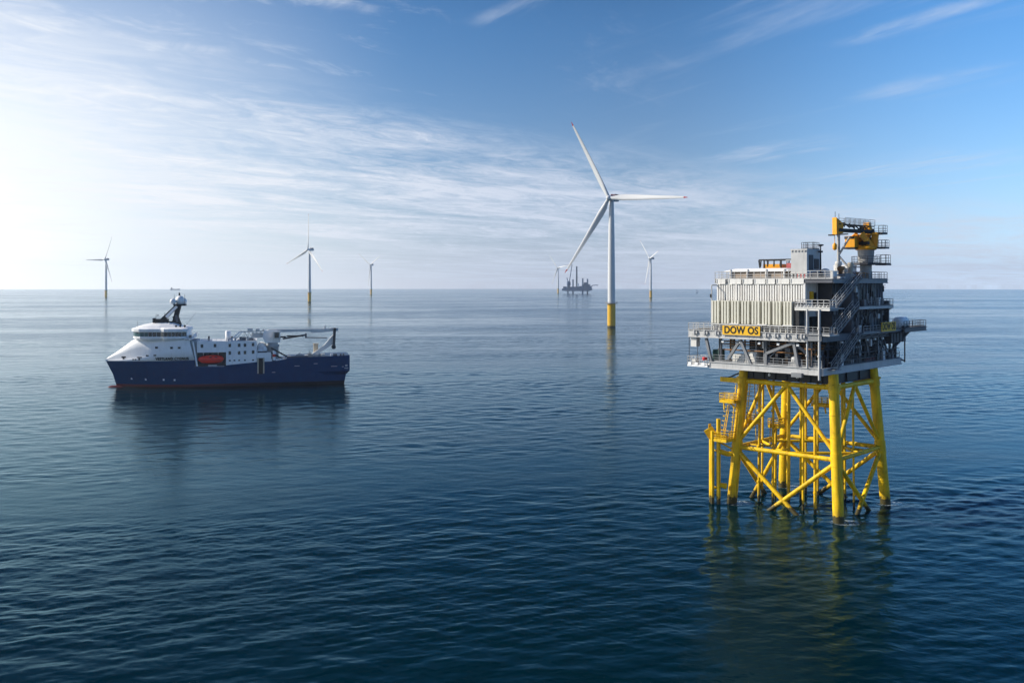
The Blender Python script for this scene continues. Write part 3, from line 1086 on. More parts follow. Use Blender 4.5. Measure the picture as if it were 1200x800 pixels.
for k in range(22):
    v = -6.0 + k * 1.08
    mb.bar((7.45, v, 26.9), (7.45, v + .8, 25.9 - (k % 3) * .5), .09, .09)
    mb.bar((7.45, v + .8, 25.9 - (k % 3) * .5), (7.45, v + .8, 23.4), .07, .07)
for z in (24.2, 25.1, 26.3):
    mb.bar((7.5, -6.4, z), (7.5, 18.6, z), .1, .1)
mb.build('cable_ladder', 'dgrey', plat)
for k in range(7):
    p = (7.55, -4 + k * 3.1, 26.9)
    MB().box(p[0] - .15, p[0] + .15, p[1] - .2, p[1] + .2, p[2], p[2] + .3).build('bulkhead_light', 'white', plat)
for k in range(5):
    p = (-9.5 + k * 3.3, -10.95, 26.6)
    MB().box(p[0] - .2, p[0] + .2, p[1] - .12, p[1] + .12, p[2], p[2] + .35).build('bulkhead_light', 'white', plat)

# tall posts at the front corner
for (u, v), z0, z1, r in (((7.35, -11.28), 21.6, 32.3, .19), ((5.35, -11.2), 23.3, 32.3, .15)):
    mb = MB().tube((u, v, z0), (u, v, z1), r, n=12)
    for z in (25.1, 29.3):
        mb.tube((u, v, z), (u, v, z + .25), r + .1, n=12)
    mb.build('corner_post', 'light', plat)

# ------------------------------------------------------------------ main deck
MU0, MU1, MV0, MV1 = -15.9, 7.7, -11.3, 16.0
MB().box(MU0 + .1, MU1 - .06, MV0 + .1, MV1 - .1, 28.0, 28.38).build('main_deck', 'mgrey', plat)
g = edge_beam(MB(), (MU0, MV0), (5.2, MV0), 27.3, 28.62, stiff=1.25, fl=.5)
for u in (-14.6, -12.6, -10.4, -1.4, .2, 2.0, 3.8, 4.6):
    g.box(u - .1, u + .1, MV0 - .42, MV0 - .06, 27.75, 28.5)
    g.box(u - .55, u + .55, MV0 - .3, MV0 - .08, 27.9, 28.35)
g.build('edge_girder', 'light', plat)
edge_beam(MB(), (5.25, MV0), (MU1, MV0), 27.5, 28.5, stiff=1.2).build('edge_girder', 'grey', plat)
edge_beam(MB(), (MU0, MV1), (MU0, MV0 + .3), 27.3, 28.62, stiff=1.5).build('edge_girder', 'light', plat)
edge_beam(MB(), (MU1, MV0 + .3), (MU1, MV1), 27.35, 28.4, stiff=1.5).build('edge_girder', 'mgrey', plat)  # darker than the sunlit girder: this side's shade is in the paint
mb = MB()
for v in (-9, -6, -3, 0, 3, 6, 9, 12, 15):
    mb.box(MU0 + .3, MU1 - .3, v - .1, v + .1, 27.4, 27.98)
for u in (-13, -8, -3, 2, 6):
    mb.box(u - .1, u + .1, MV0 + .3, MV1 - .3, 27.45, 27.97)
mb.build('deck_joists', 'dgrey', plat)
rail_line(MB(), [(MU0, MV0 + 3, 28.6), (MU0, MV0, 28.6), (5.2, MV0, 28.6)], 1.05, 1.5, .085, toe=False).build('railing', 'light', plat)
rail_line(MB(), [(MU0, 4, 28.6), (MU0, MV0 + 3, 28.6)], 1.05, 1.5, .06).build('railing', 'rail', plat)
rail_line(MB(), [(5.4, MV0 + .1, 28.5), (8.9, MV0 + .1, 28.5), (8.9, -9.6, 28.5)], 1.1, .9, .07).build('railing', 'rail', plat)
MB().box(7.72, 9.0, MV0 + .02, -8.0, 28.3, 28.48).build('stair_landing', 'light', plat)
MB().box(7.72, 9.0, -1.0, 15.9, 28.1, 28.3).build('walkway', 'mgrey', plat)
rail_line(MB(), [(8.95, .8, 28.3), (8.95, 15.9, 28.3)], 1.15, 1.3, .07).build('railing', 'rail', plat)
for v in (0.5, 3.5, 6.5, 9.5, 12.5, 15.5):
    MB().bar((7.75, v, 27.5), (8.95, v, 28.05), .12, .14).build('walkway_bracket', 'mgrey', plat)

# laydown wing on the far right
mb = MB().box(2.5, 9.4, 16.05, 25.8, 28.35, 28.6)
mb.build('laydown_deck', 'grey', plat)
edge_beam(MB(), (9.45, 15.9), (9.45, 25.8), 27.95, 28.62, stiff=1.2).build('edge_girder', 'mgrey', plat)
edge_beam(MB(), (9.3, 25.85), (2.5, 25.85), 27.95, 28.62).build('edge_girder', 'mgrey', plat)
rail_line(MB(), [(9.4, 15.95, 28.62), (9.4, 25.8, 28.62), (2.6, 25.8, 28.62)], 1.2, 1.2, .075).build('railing', 'dgrey', plat)
mb = MB()
for v in (17, 19.5, 22, 24.5):
    mb.box(2.6, 9.3, v - .08, v + .08, 27.95, 28.33)
mb.bar((7.5, 16.1, 25.2), (8.6, 20.4, 28.0), .3, .3)
mb.build('wing_joists', 'dgrey', plat)
mb = MB().box(3.6, 8.2, 13.6, 19.8, 26.2, 27.92)
for v in (14.5, 15.8, 17.1, 18.4):
    mb.box(8.2, 8.3, v, v + .12, 26.3, 27.8)
mb.build('cable_room', 'dgrey', plat)
MB().tube((8.1, 19.6, 22.6), (8.1, 19.6, 26.3), .12, n=8).build('drain_pipe', 'dgrey', plat)
MB().tube((8.1, 19.6, 22.8), (7.4, 18.4, 23.3), .14, n=8).build('drain_pipe', 'dgrey', plat)

# ------------------------------------------------------------------ enclosures
mb = MB().box(-12.9, 3.1, -7.0, 13.0, 28.4, 36.6)
mb.build('transformer_house', 'clad', plat)
mb = MB()
n = 36
for k in range(n):
    u = -12.75 + 15.7 * k / (n - 1)
    if k % 9 == 8:
        mb.box(u - .19, u + .19, -7.42, -6.99, 28.45, 36.3)
    else:
        mb.box(u - .115, u + .115, -7.34, -6.99, 28.45, 36.05)
mb.build('corrugated_cladding', 'clad', plat)
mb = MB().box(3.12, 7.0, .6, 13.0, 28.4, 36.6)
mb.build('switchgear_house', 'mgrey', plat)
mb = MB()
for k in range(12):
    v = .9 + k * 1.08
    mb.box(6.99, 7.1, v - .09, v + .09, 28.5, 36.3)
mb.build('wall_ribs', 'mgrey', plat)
for v, z in ((3.2, 33.2), (8.4, 33.2), (5.6, 28.6), (10.6, 28.6)):
    d = MB().box(7.0, 7.13, v, v + 1.1, z, z + 2.2).build('wall_door', 'black', plat)
    MB().box(7.13, 7.18, v + .9, v + 1.0, z + 1.0, z + 1.2).build('handle', 'rail', d)
for v in (4.6, 6.8):
    MB().box(7.0, 7.16, v, v + .9, 33.0, 35.7).build('louvre_panel', 'black', plat)
MB().box(3.14, 5.6, -3.2, .55, 28.4, 36.55).build('lift_shaft', 'dgrey', plat)
mb = MB()
for v, z0 in ((-2.5, 28.5), (-1.2, 28.5)):
    mb.box(5.6, 5.72, v, v + .1, z0, 36.5)
for z in (30.4, 33.0, 34.6):
    mb.box(5.6, 5.7, -3.2, .55, z, z + .1)
mb.build('shaft_frame', 'mgrey', plat)
mb = MB().box(3.13, 3.55, -6.1, -5.4, 33.6, 35.0)
mb.build('yellow_locker', 'yellow_clean', plat)
mb = MB().box(3.13, 3.3, -4.8, -3.9, 32.6, 34.8).build('wall_door', 'black', plat)
MB().box(3.13, 3.6, -6.0, -4.0, 28.6, 31.0).build('electrical_cabinet', 'black', plat)
mb = MB()
for v in (-6.6, -3.6):
    mb.box(3.11, 3.35, v - .12, v + .12, 28.4, 36.5)
mb.build('wall_pilaster', 'light', plat)

# radiator bank
MB().box(-12.7, 2.2, -7.66, -7.6, 28.4, 33.2).build('radiator_gap_shade', 'black', plat)  # black sheet added to make the gaps between radiators look shaded
for k in range(8):
    u = -12.65 + k * 1.865
    mb = MB().box(u, u + 1.55, -9.2, -7.75, 29.75, 33.3)
    for j in range(3):
        x = u + .12 + j * .53
        mb.box(x, x + .32, -9.56, -9.2, 29.7, 33.38)
    mb.box(u + .03, u + 1.52, -9.4, -7.7, 33.3, 33.42)
    mb.box(u + .2, u + 1.4, -9.4, -8.2, 29.3, 29.75)
    mb.box(u + .25, u + .4, -9.2, -9.0, 28.38, 29.3).box(u + 1.2, u + 1.35, -9.2, -9.0, 28.38, 29.3)
    mb.build('radiator', 'beige', plat)
mb = MB().box(-12.5, 2.1, -9.65, -9.45, 29.45, 29.62)
for u in (-9.0, -4.0, .5):
    mb.box(u, u + 1.6, -9.75, -9.5, 29.5, 29.75)
mb.build('radiator_header', 'offwhite', plat)
MB().box(2.3, 3.0, -9.2, -7.3, 28.4, 33.3).build('radiator_end_cover', 'black', plat)
MB().path([(-13.1, -8.6, 28.4), (-13.1, -8.6, 36.0), (-12.95, -7.3, 36.0)], .1).build('vent_pipe', 'light', plat)
MB().box(-13.35, -13.1, -8.75, -8.45, 33.9, 34.5).build('vent_valve', 'black', plat)

# upper landing in the recess
mb = MB().box(3.4, 8.9, -11.1, -6.0, 32.3, 32.5)
mb.build('upper_landing', 'grey', plat)
edge_beam(MB(), (3.3, -11.15), (9.0, -11.15), 32.12, 32.56, stiff=.8, fl=.25).build('landing_edge', 'offwhite', plat)
edge_beam(MB(), (8.98, -11.0), (8.98, -8.6), 32.12, 32.5, stiff=1, fl=.25).build('landing_edge', 'grey', plat)  # sunlit edge painted paler, this one darker, to imitate the light
rail_line(MB(), [(3.3, -7.4, 32.5), (3.3, -11.1, 32.5), (8.9, -11.1, 32.5), (8.9, -9.0, 32.5)], 1.25, 1.0, .085).build('railing', 'light', plat)
mb = MB()
for k in range(9):
    mb.bar((3.5 + k * .6, -11.1, 32.55), (3.75 + k * .6, -11.1, 33.0), .07, .1)
mb.build('toe_plate', 'offwhite', plat)
MB().box(7.03, 8.8, -.6, 12.9, 32.35, 32.55).build('walkway', 'grey', plat)
edge_beam(MB(), (8.8, -.6), (8.8, 12.9), 32.15, 32.56, fl=.2, stiff=1.3).build('walkway_edge', 'light', plat)
rail_line(MB(), [(8.75, 1.4, 32.55), (8.75, 12.9, 32.55), (7.1, 12.9, 32.55)], 1.15, 1.3, .07).build('railing', 'mgrey', plat)
for v in (1, 4, 7, 10, 12.7):
    MB().bar((7.1, v, 31.2), (8.7, v, 32.2), .12, .14).build('walkway_bracket', 'mgrey', plat)
MB().box(7.0, 7.9, 13.0, 13.5, 28.6, 33.4).build('cable_riser', 'dgrey', plat)
for k, (v, z, a, b) in enumerate(((4.0, 32.6, .5, 1.0), (9.6, 32.6, .6, 1.3), (6.0, 28.4, .6, 1.4), (12.2, 28.4, .6, 1.5), (2.2, 28.4, .5, 1.1), (8.4, 28.4, .4, .8))):
    MB().box(7.15, 7.15 + a, v, v + .8, z, z + b).build('wall_cabinet', ('grey', 'offwhite', 'dgrey')[k % 3], plat)
for v in (2.6, 7.7, 11.8):
    MB().tube((7.3, v, 28.4), (7.3, v, 36.4), .09, n=8).build('downpipe', 'grey', plat)


# fittings on the shaded right-hand walls
rc = random.Random(9)
for k in range(34):
    v = rc.uniform(.8, 12.6)
    z = rc.choice((28.4, 32.6)) + rc.uniform(0, 2.6)
    a, h = rc.uniform(.25, .9), rc.uniform(.3, 1.5)
    mb = MB().box(7.1, 7.1 + rc.uniform(.12, .5), v, v + a, z, z + h)
    mb.bar((7.16, v + a / 2, z + h), (7.16, v + a / 2, min(36.3, z + h + rc.uniform(.6, 2.5))), .07, .07)
    mb.build('wall_fitting', ['black', 'dgrey', 'grey', 'black', 'light', 'mgrey', 'black'][k % 7], plat)
mb = MB()
for z in (31.4, 31.8, 35.6, 36.0):
    mb.bar((7.35, .8, z), (7.35, 12.9, z), .3, .07)
mb.build('cable_tray', 'dgrey', plat)
for k in range(10):
    u, v, z = 5.75, -3.1 + (k % 4) * .85, 28.8 + (k // 4) * 2.5
    MB().box(5.72, 5.9, v, v + .5, z, z + .9).build('wall_fitting', ['black', 'grey', 'mgrey'][k % 3], plat)


def stair(v0, z0, v1, z1, u=8.3, w=1.0):
    mb = MB()
    for k in (-1, 1):
        mb.bar((u + k * w / 2, v0, z0), (u + k * w / 2, v1, z1), .08, .32)
    n = int((z1 - z0) / .24)
    for k in range(n):
        t = (k + .5) / n
        v, z = v0 + (v1 - v0) * t, z0 + (z1 - z0) * t
        mb.box(u - w / 2, u + w / 2, v - .13, v + .13, z - .02, z + .02)
    o = mb.build('stair', 'mgrey', plat)
    h = MB()
    for k in (-1, 1):
        x = u + k * w / 2
        for q in (.55, 1.05):
            h.bar((x, v0, z0 + q), (x, v1, z1 + q), .08, .08)
        h.bar((x, v0 - .8, z0 + 1.05), (x, v0, z0 + 1.05), .08, .08)
        for j in range(6):
            t = j / 5
            v, z = v0 + (v1 - v0) * t, z0 + (z1 - z0) * t
            h.bar((x, v, z), (x, v, z + 1.05), .07, .07)
    h.build('handrail', 'rail', o)


stair(-8.4, 32.5, .2, 37.1)
stair(-8.3, 28.45, -.6, 32.5)
stair(-8.2, 23.1, .2, 28.25)

# ------------------------------------------------------------------ roof deck
mb = MB().box(-13.2, 7.6, -7.3, 13.3, 36.6, 36.95)
mb.build('roof_deck', 'grey', plat)
mb = MB()
for a, b in ((-12.9, -11.2), (-10.6, -8.2), (-7.9, -6.1), (-5.8, -3.8), (-3.6, -2.1), (-1.8, .4), (.6, 2.9)):
    mb.box(a, b, -7.42, -7.32, 36.2, 36.98)
    mb.box(a, b, -7.5, -7.3, 36.16, 36.28)
    mb.box(a, a + .12, -7.5, -7.3, 36.2, 37.0)
mb.build('roof_fascia', 'offwhite', plat)
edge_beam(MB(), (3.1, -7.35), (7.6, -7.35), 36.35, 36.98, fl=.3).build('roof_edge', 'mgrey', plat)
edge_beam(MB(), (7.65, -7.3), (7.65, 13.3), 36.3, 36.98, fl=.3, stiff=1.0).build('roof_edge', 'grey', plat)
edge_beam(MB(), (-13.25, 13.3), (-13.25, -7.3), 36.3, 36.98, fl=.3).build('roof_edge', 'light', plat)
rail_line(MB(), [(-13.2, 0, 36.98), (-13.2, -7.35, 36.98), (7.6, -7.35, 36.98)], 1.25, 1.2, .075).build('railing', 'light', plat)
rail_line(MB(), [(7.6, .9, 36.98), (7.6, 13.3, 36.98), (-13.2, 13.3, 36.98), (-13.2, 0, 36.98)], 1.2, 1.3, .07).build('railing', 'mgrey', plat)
MB().box(7.62, 9.0, .2, 2.2, 36.9, 37.08).build('stair_landing', 'grey', plat)
# covered cable cellar along the roof edge
sh = MB()
for a, b in ((-10.6, -7.6), (-7.4, -4.2), (-4.0, -1.0)):
    sh.box(a, b, -6.3, -2.0, 36.95, 38.2)
so = sh.build('roof_shelter', 'brown', plat)
cv = MB()
ring = []
for u in (-12.0, -10.8, -10.2, -1.4, -.8, -.3):
    sc = {-12.0: .35, -10.8: .7, -.3: .5}.get(u, 1.0)
    ring.append([(u, -6.6, 38.2), (u, -6.5, 38.2 + .38 * sc), (u, -5.9, 38.2 + .55 * sc), (u, -2.3, 38.2 + .55 * sc), (u, -1.7, 38.2 + .38 * sc), (u, -1.6, 38.2)])
cv.loft(ring, smooth=False)
cv.build('shelter_cover', 'white', so)
mb = MB()
for u in (-10.7, -7.5, -4.1, -.9):
    mb.box(u - .12, u + .12, -6.75, -6.45, 36.95, 38.6)
mb.build('shelter_post', 'offwhite', so)
# vents, tanks and boxes on the right half of the roof
for (u, v), prof, mt in (((4.6, -3.5), [(.6, 0), (.65, .1), (.65, 1.4), (.45, 1.6), (.2, 1.7)], 'offwhite'),
                         ((5.8, -.6), [(.3, 0), (.3, 1.3), (.55, 1.5), (.55, 1.9), (.2, 2.1)], 'rust'),
                         ((4.4, 1.6), [(.4, 0), (.4, 2.2), (.6, 2.4), (.5, 2.9)], 'offwhite'),
                         ((6.6, 1.2), [(.35, 0), (.35, 2.0), (.55, 2.3), (.4, 2.7)], 'tan')):
    MB().lathe(prof, (u, v, 36.95), 16).build('vent_cowl', mt, plat)
for x0, x1, y0, y1, z1, mt in ((3.6, 4.8, -6.2, -4.8, 38.0, 'dgrey'), (5.2, 6.4, -4.6, -3.2, 38.2, 'offwhite'), (6.0, 7.3, 3.2, 5.6, 38.1, 'rust'),
                               (5.0, 6.9, 6.2, 7.6, 38.0, 'rust'), (2.0, 4.6, 5.0, 8.0, 39.3, 'white'), (3.4, 4.9, 2.6, 3.6, 38.8, 'tan'), (6.9, 7.4, -2.4, -.5, 37.9, 'grey')):
    mb = MB().box(x0, x1, y0, y1, 36.95, z1)
    mb.box(x0 - .05, x1 + .05, y0 - .05, y1 + .05, z1 - .15, z1 - .02)
    mb.build('roof_unit', mt, plat)
mb = MB()
for v in (-4, -2.6, 3.6):
    mb.bar((3.2, v, 37.2), (7.4, v, 37.2), .5, .3)
mb.tube((4.2, -5.5, 37.6), (7.2, 2, 37.6), .12, n=8).tube((4.0, -2.0, 38.2), (6.0, 5.0, 38.2), .1, n=8)
mb.build('roof_pipework', 'light', plat)
mb = MB().tube((3.5, -2.9, 36.95), (3.5, -2.9, 42.2), .17, .1, n=8)
mb.box(3.2, 3.8, -3.1, -2.7, 41.2, 41.5)
mb.lathe([(.1, 0), (.45, .12), (.5, .3), (.1, .35)], (3.5, -2.9, 42.2), 12)
mb.build('lamp_mast', 'dgrey', plat)
# boom rest
mb = MB().tube((3.3, 4.0, 36.95), (3.3, 4.0, 44.3), .26, n=12).bar((2.5, 4.0, 44.4), (4.9, 4.0, 44.4), .35, .25)
mb.tube((3.3, 4.0, 40.9), (5.2, 4.0, 43.9), .17, n=10).tube((3.3, 4.0, 40.9), (5.9, 4.6, 37.6), .17, n=10).tube((5.9, 4.6, 37.6), (6.0, 4.6, 36.95), .2, n=10)
mb.tube((3.3, 4.0, 39.0), (5.8, 8.6, 39.0), .1, n=8)
mb.build('boom_rest', 'steel', plat)

# ------------------------------------------------------------------ things standing on the roof
c = empty('equipment_container', PC, PR)
tag(c, 'pale grey box container standing upright on the platform roof beside the railing', 'container')
mb = MB().box(.3, 3.0, -6.6, -1.9, 38.0, 41.5)
mb.box(.22, 3.08, -6.68, -1.82, 41.5, 41.75)
for k in range(5):
    mb.box(.35 + k * .55, .55 + k * .55, -6.74, -6.6, 41.3, 41.52)
mb.build('body', 'light', c)
mb = MB()
for k in range(5):
    mb.box(.3 + k * .62, .55 + k * .62, -6.66, -6.4, 36.96, 38.0)
    mb.box(2.8, 3.05, -6.2 + k * 1.0, -5.9 + k * 1.0, 36.96, 38.0)
mb.box(.22, 3.08, -6.75, -1.8, 37.88, 37.99)
mb.box(.22, 3.08, -6.75, -1.8, 36.955, 37.02)
mb.build('base_frame', 'offwhite', c)
mb = MB().box(3.0, 3.1, -5.9, -4.6, 38.4, 40.8).box(3.0, 3.12, -4.2, -2.6, 38.6, 40.2)
mb.build('door', 'dgrey', c)
rail_line(MB(), [(1.0, -2.2, 41.75), (2.9, -2.2, 41.75), (2.9, -4.4, 41.75), (1.0, -4.4, 41.75)], 1.1, .8, .06, closed=True).build('railing', 'dgrey', c)

b = empty('cargo_basket', PC, PR)
tag(b, 'yellow cargo basket with a black top frame on the roof behind the white cover', 'basket')
mb = MB().box(-9.4, -5.8, 2.0, 4.4, 37.4, 39.6)
mb.build('tub', 'crane_yellow', b)
mb = MB()
for u in (-9.9, -8.6, -7.4, -6.2, -4.6):
    mb.bar((u, 2.0, 39.2), (u + .1, 2.0, 40.3), .16, .16).bar((u, 4.4, 37), (u, 4.4, 40.3), .14, .14)
mb.bar((-10.2, 2.0, 40.35), (-4.3, 2.0, 40.35), .25, .25).bar((-10.2, 4.4, 40.35), (-4.3, 4.4, 40.35), .25, .25)
mb.bar((-10.2, 2.0, 40.3), (-10.0, 2.0, 39.0), .22, .22).bar((-9.8, 4.4, 36.97), (-9.8, 4.4, 40.3), .2, .2)
mb.bar((-9.2, 2.0, 36.97), (-9.2, 2.0, 40.3), .2, .2).bar((-6.0, 2.0, 36.97), (-6.0, 2.0, 40.3), .2, .2)
for u in (-9.8, -4.6):
    mb.bar((u, 1.9, 40.35), (u, 4.5, 40.35), .18, .18)
mb.build('frame', 'black', b)
b = empty('cargo_basket', PC, PR)
tag(b, 'faded red cargo basket on the roof between the yellow basket and the pale container', 'basket')
mb = MB().box(-4.4, -1.0, .8, 3.0, 36.97, 39.7)
mb.build('tub', paint('faded_red', (0.42, 0.10, 0.10), .6, .15), b)
mb = MB()
for u in (-4.4, -3.2, -2.1, -1.0):
    mb.bar((u, .8, 39.7), (u, .8, 40.2), .1, .1)
mb.bar((-4.5, .8, 40.2), (-.9, .8, 40.2), .12, .12)
mb.build('frame', 'light', b)
t = empty('white_tank', PC, PR)
tag(t, 'white round-topped tank on the laydown deck at the far right of the platform', 'tank')
MB().loft([[(8.6 - 1.0 - r * sin(q), v, 28.62 + max(0.0, .9 + r * cos(q))) for q in [2 * pi * k / 16 for k in range(16)]]
           for v, r in ((17.4, .5), (17.6, .95), (20.6, .95), (20.8, .5))], smooth=True).build('shell', 'white', t)
MB().box(6.6, 8.6, 17.9, 18.2, 28.6, 29.0).box(6.6, 8.6, 20.0, 20.3, 28.6, 29.0).build('saddle', 'mgrey', t)

# ------------------------------------------------------------------ pedestal crane
CR = (5.6, 9.4)
cr = empty('pedestal_crane', PC, PR)
tag(cr, 'orange pedestal crane with stowed dark boom on the roof of the platform', 'crane')
mb = MB().lathe([(1.0, 36.95), (.95, 39.2), (1.0, 39.4), (1.25, 40.0), (1.35, 41.8), (1.5, 41.9)], (*CR, 0), 24)
po = mb.build('pedestal', 'steel', cr)
pts = [(CR[0] + 2.3 * cos(2 * pi * k / 12), CR[1] + 2.3 * sin(2 * pi * k / 12), 39.6) for k in range(12)]
mb = MB().lathe([(1.0, 39.35), (2.4, 39.4), (2.4, 39.6), (1.0, 39.62)], (*CR, 0), 12, smooth=False)
mb.box(CR[0] + 1.5, CR[0] + 3.4, CR[1] + .2, CR[1] + 2.2, 39.3, 39.55)
wk = mb.build('pedestal_walkway', 'dgrey', po)
h = rail_line(MB(), pts, 1.2, 1.2, .055, closed=True)
rail_line(h, [(CR[0] + 1.6, CR[1] + .3, 39.55), (CR[0] + 3.3, CR[1] + .3, 39.55), (CR[0] + 3.3, CR[1] + 2.1, 39.55), (CR[0] + 1.6, CR[1] + 2.1, 39.55)], 1.5, .8, .055)
h.build('railing', 'dgrey', wk)
mb = MB().lathe([(1.6, 41.9), (1.75, 42.0), (1.75, 42.4), (1.5, 42.5)], (*CR, 0), 24)
# slewing frame: two slanted cheeks and a machinery box
for s in (-1, 1):
    o = Vector((s * .9 * .9, -s * .9 * .43, 0))
    mb.bar(Vector((CR[0] + .3, CR[1] + .3, 42.3)) + o, Vector((CR[0] - .9, CR[1] - 1.2, 44.6)) + o, .35, 1.0)
    mb.bar(Vector((CR[0] + .5, CR[1] + .6, 42.3)) + o, Vector((CR[0] + .6, CR[1] + .9, 44.8)) + o, .35, 1.1)
mb.box(CR[0] - 1.3, CR[0] + 1.3, CR[1] - 1.3, CR[1] + 1.3, 44.35, 44.5)
for k in range(4):
    z = 42.6 + k * .5
    mb.bar((CR[0] - 1.0, CR[1] - 1.0, z), (CR[0] + .9, CR[1] - 1.3, z), .07, .07)
mb.build('slew_frame', 'crane_yellow', cr)
mb = MB().box(CR[0] - .5, CR[0] + .8, CR[1] - .6, CR[1] + .9, 42.45, 44.0)
mb.tube((CR[0] - .9, CR[1] - .9, 43.0), (CR[0] + 1.0, CR[1] - 1.2, 43.0), .3, n=10)
mb.build('machinery_house', 'black', cr)
# operator cab
cab = MB().box(CR[0] - 2.5, CR[0] - .75, CR[1] - 2.6, CR[1] - .9, 42.3, 44.2).build('cab', 'crane_yellow', cr, bevel=.08)
MB().box(CR[0] - 2.56, CR[0] - .9, CR[1] - 2.66, CR[1] - 2.58, 43.75, 44.15).build('window', 'glass', cab)
MB().box(CR[0] - 2.6, CR[0] - .7, CR[1] - 2.8, CR[1] - .9, 42.02, 42.3).build('cab_floor', 'black', cab)
# boom
tipv = Vector((3.2, 3.5, 46.0))
basv = Vector((CR[0] + .5, CR[1] + 1.2, 44.95))
d = (tipv - basv).normalized()
sd = d.cross(Vector((0, 0, 1))).normalized()
bm2 = MB()
for s in (-1, 1):
    bm2.bar(basv + sd * s * .55, tipv + sd * s * .55 + Vector((0, 0, -.9)), .2, .55)
    bm2.bar(basv + sd * s * .5 + Vector((0, 0, .9)), tipv + sd * s * .5 + Vector((0, 0, .1)), .14, .18)
L = (tipv - basv).length
for k in range(7):
    p = basv + d * (L * k / 7)
    q = basv + d * (L * (k + 1) / 7)
    for s in (-1, 1):
        bm2.bar(p + sd * s * .5, q + sd * s * .5 + Vector((0, 0, .55)), .1, .1)
    bm2.bar(p + sd * .55, q - sd * .55, .1, .1)
    bm2.bar(p + sd * .5, p + sd * .5 + Vector((0, 0, .8)), .08, .08)
    if k % 2 == 0:
        bm2.box(p.x - .3, p.x + .3, p.y - .3, p.y + .3, p.z + .1, p.z + .55)
bm2.bar(basv - d * 1.2 + Vector((0, 0, -.1)), basv + d * 3 + Vector((0, 0, -.25)), 1.6, .25)
boom = bm2.build('boom', 'black', cr)
hd = MB()
hv = tipv + Vector((0, 0, -.2))
hd.loft([[hv + sd * .5 + d * .5 + Vector((0, 0, 1.3)), hv - sd * .5 + d * .5 + Vector((0, 0, 1.3)), hv - sd * .5 + d * .45 + Vector((0, 0, -1.5)), hv + sd * .5 + d * .45 + Vector((0, 0, -1.5))],
         [hv + sd * .6 - d * .9 + Vector((0, 0, .5)), hv - sd * .6 - d * .9 + Vector((0, 0, .5)), hv - sd * .6 - d * .9 + Vector((0, 0, -1.1)), hv + sd * .6 - d * .9 + Vector((0, 0, -1.1))]], smooth=False)
hd.build('boom_head', 'crane_yellow', boom)
h = MB()
for s in (-1, 1):
    rail_line(h, [basv + sd * s * .7 + Vector((0, 0, .95)), tipv - d * 1.2 + sd * s * .7 + Vector((0, 0, .3))], 1.0, 1.0, .07, toe=False)
h.build('railing', 'rail', boom)
wn = MB().box(CR[0] - .35, CR[0] + .6, CR[1] - .2, CR[1] + .8, 45.75, 46.5)
wn.tube((CR[0] - .6, CR[1] + .4, 45.5), (CR[0] + .8, CR[1] + .2, 45.5), .32, n=14)
wn.bar((CR[0] - .4, CR[1] + .3, 44.9), (CR[0] - .3, CR[1] + .3, 45.9), .2, .2).bar((CR[0] + .5, CR[1] + .3, 44.9), (CR[0] + .5, CR[1] + .3, 45.9), .2, .2)
wn.build('winch', 'crane_yellow', cr)
pf = MB().box(CR[0] + .8, CR[0] + 2.6, CR[1] + .4, CR[1] + 2.6, 44.5, 44.7).box(CR[0] + 1.3, CR[0] + 2.9, CR[1] + .8, CR[1] + 2.6, 42.1, 42.25)
pf = pf.build('service_platform', 'black', cr)
h = MB()
for z, e in ((44.7, 2.6), (42.25, 2.9)):
    rail_line(h, [(CR[0] + 1.1, CR[1] + .8, z), (CR[0] + e, CR[1] + .8, z), (CR[0] + e, CR[1] + 2.5, z), (CR[0] + 1.1, CR[1] + 2.5, z)], 1.3, .7, .055)
h.build('railing', 'mgrey', pf)
hk = MB().tube(tipv + d * .4 + Vector((0, 0, -1.6)), tipv + d * .4 + Vector((0, 0, -3.2)), .05, n=6)
hk.lathe([(.12, -.2), (.34, 0), (.36, .7), (.15, 1.0)], tuple(tipv + d * .4 + Vector((0, 0, -4.1))), 12)
hk.build('hook_block', 'crane_yellow', cr)
mb = MB().box(tipv.x - .9, tipv.x - .1, tipv.y - 1.2, tipv.y - .4, 44.15, 44.35)
mb.tube(tipv + d * .3 + Vector((0, 0, 1.0)), tipv + d * .3 + Vector((0, 0, 2.1)), .04, n=6)
mb.tube(tipv - d * .5 + Vector((0, 0, .6)), tipv - d * .5 + Vector((0, 0, 1.9)), .04, n=6)
mb.build('boom_lights', 'black', cr)

# ------------------------------------------------------------------ name signs hung on the railings
sg = empty('name_sign', PC, PR)
tag(sg, 'sunlit yellow sign with black letters on the left railing of the main deck', 'sign')
MB().box(-9.2, -2.4, -11.62, -11.54, 27.95, 29.45).build('board', 'yellow_clean', sg)
mb = MB()
for u in (-9.0, -6.9, -4.7, -2.6):
    mb.bar((u, -11.5, 27.7), (u, -11.5, 29.6), .07, .07)
for z in (27.93, 29.47):
    mb.bar((-9.25, -11.6, z), (-2.35, -11.6, z), .07, .07)
mb.build('sign_frame', 'grey', sg)
lettering('DOW OS', 1.6, 'black_letter', sg, (-5.8, -11.64, 28.70), (1, 0, 0), (0, 0, 1), .012, 1.05, .05, width=6.1)
sg = empty('name_sign', PC, PR)
tag(sg, 'shaded yellow sign with black letters on the right railing of the main deck', 'sign')
MB().box(9.04, 9.12, 7.4, 13.2, 28.35, 29.85).build('board', 'yellow_clean', sg)
lettering('DOW OS', 1.6, 'black_letter', sg, (9.14, 10.3, 29.1), (0, 1, 0), (0, 0, 1), .012, 1.05, .05, width=5.2)

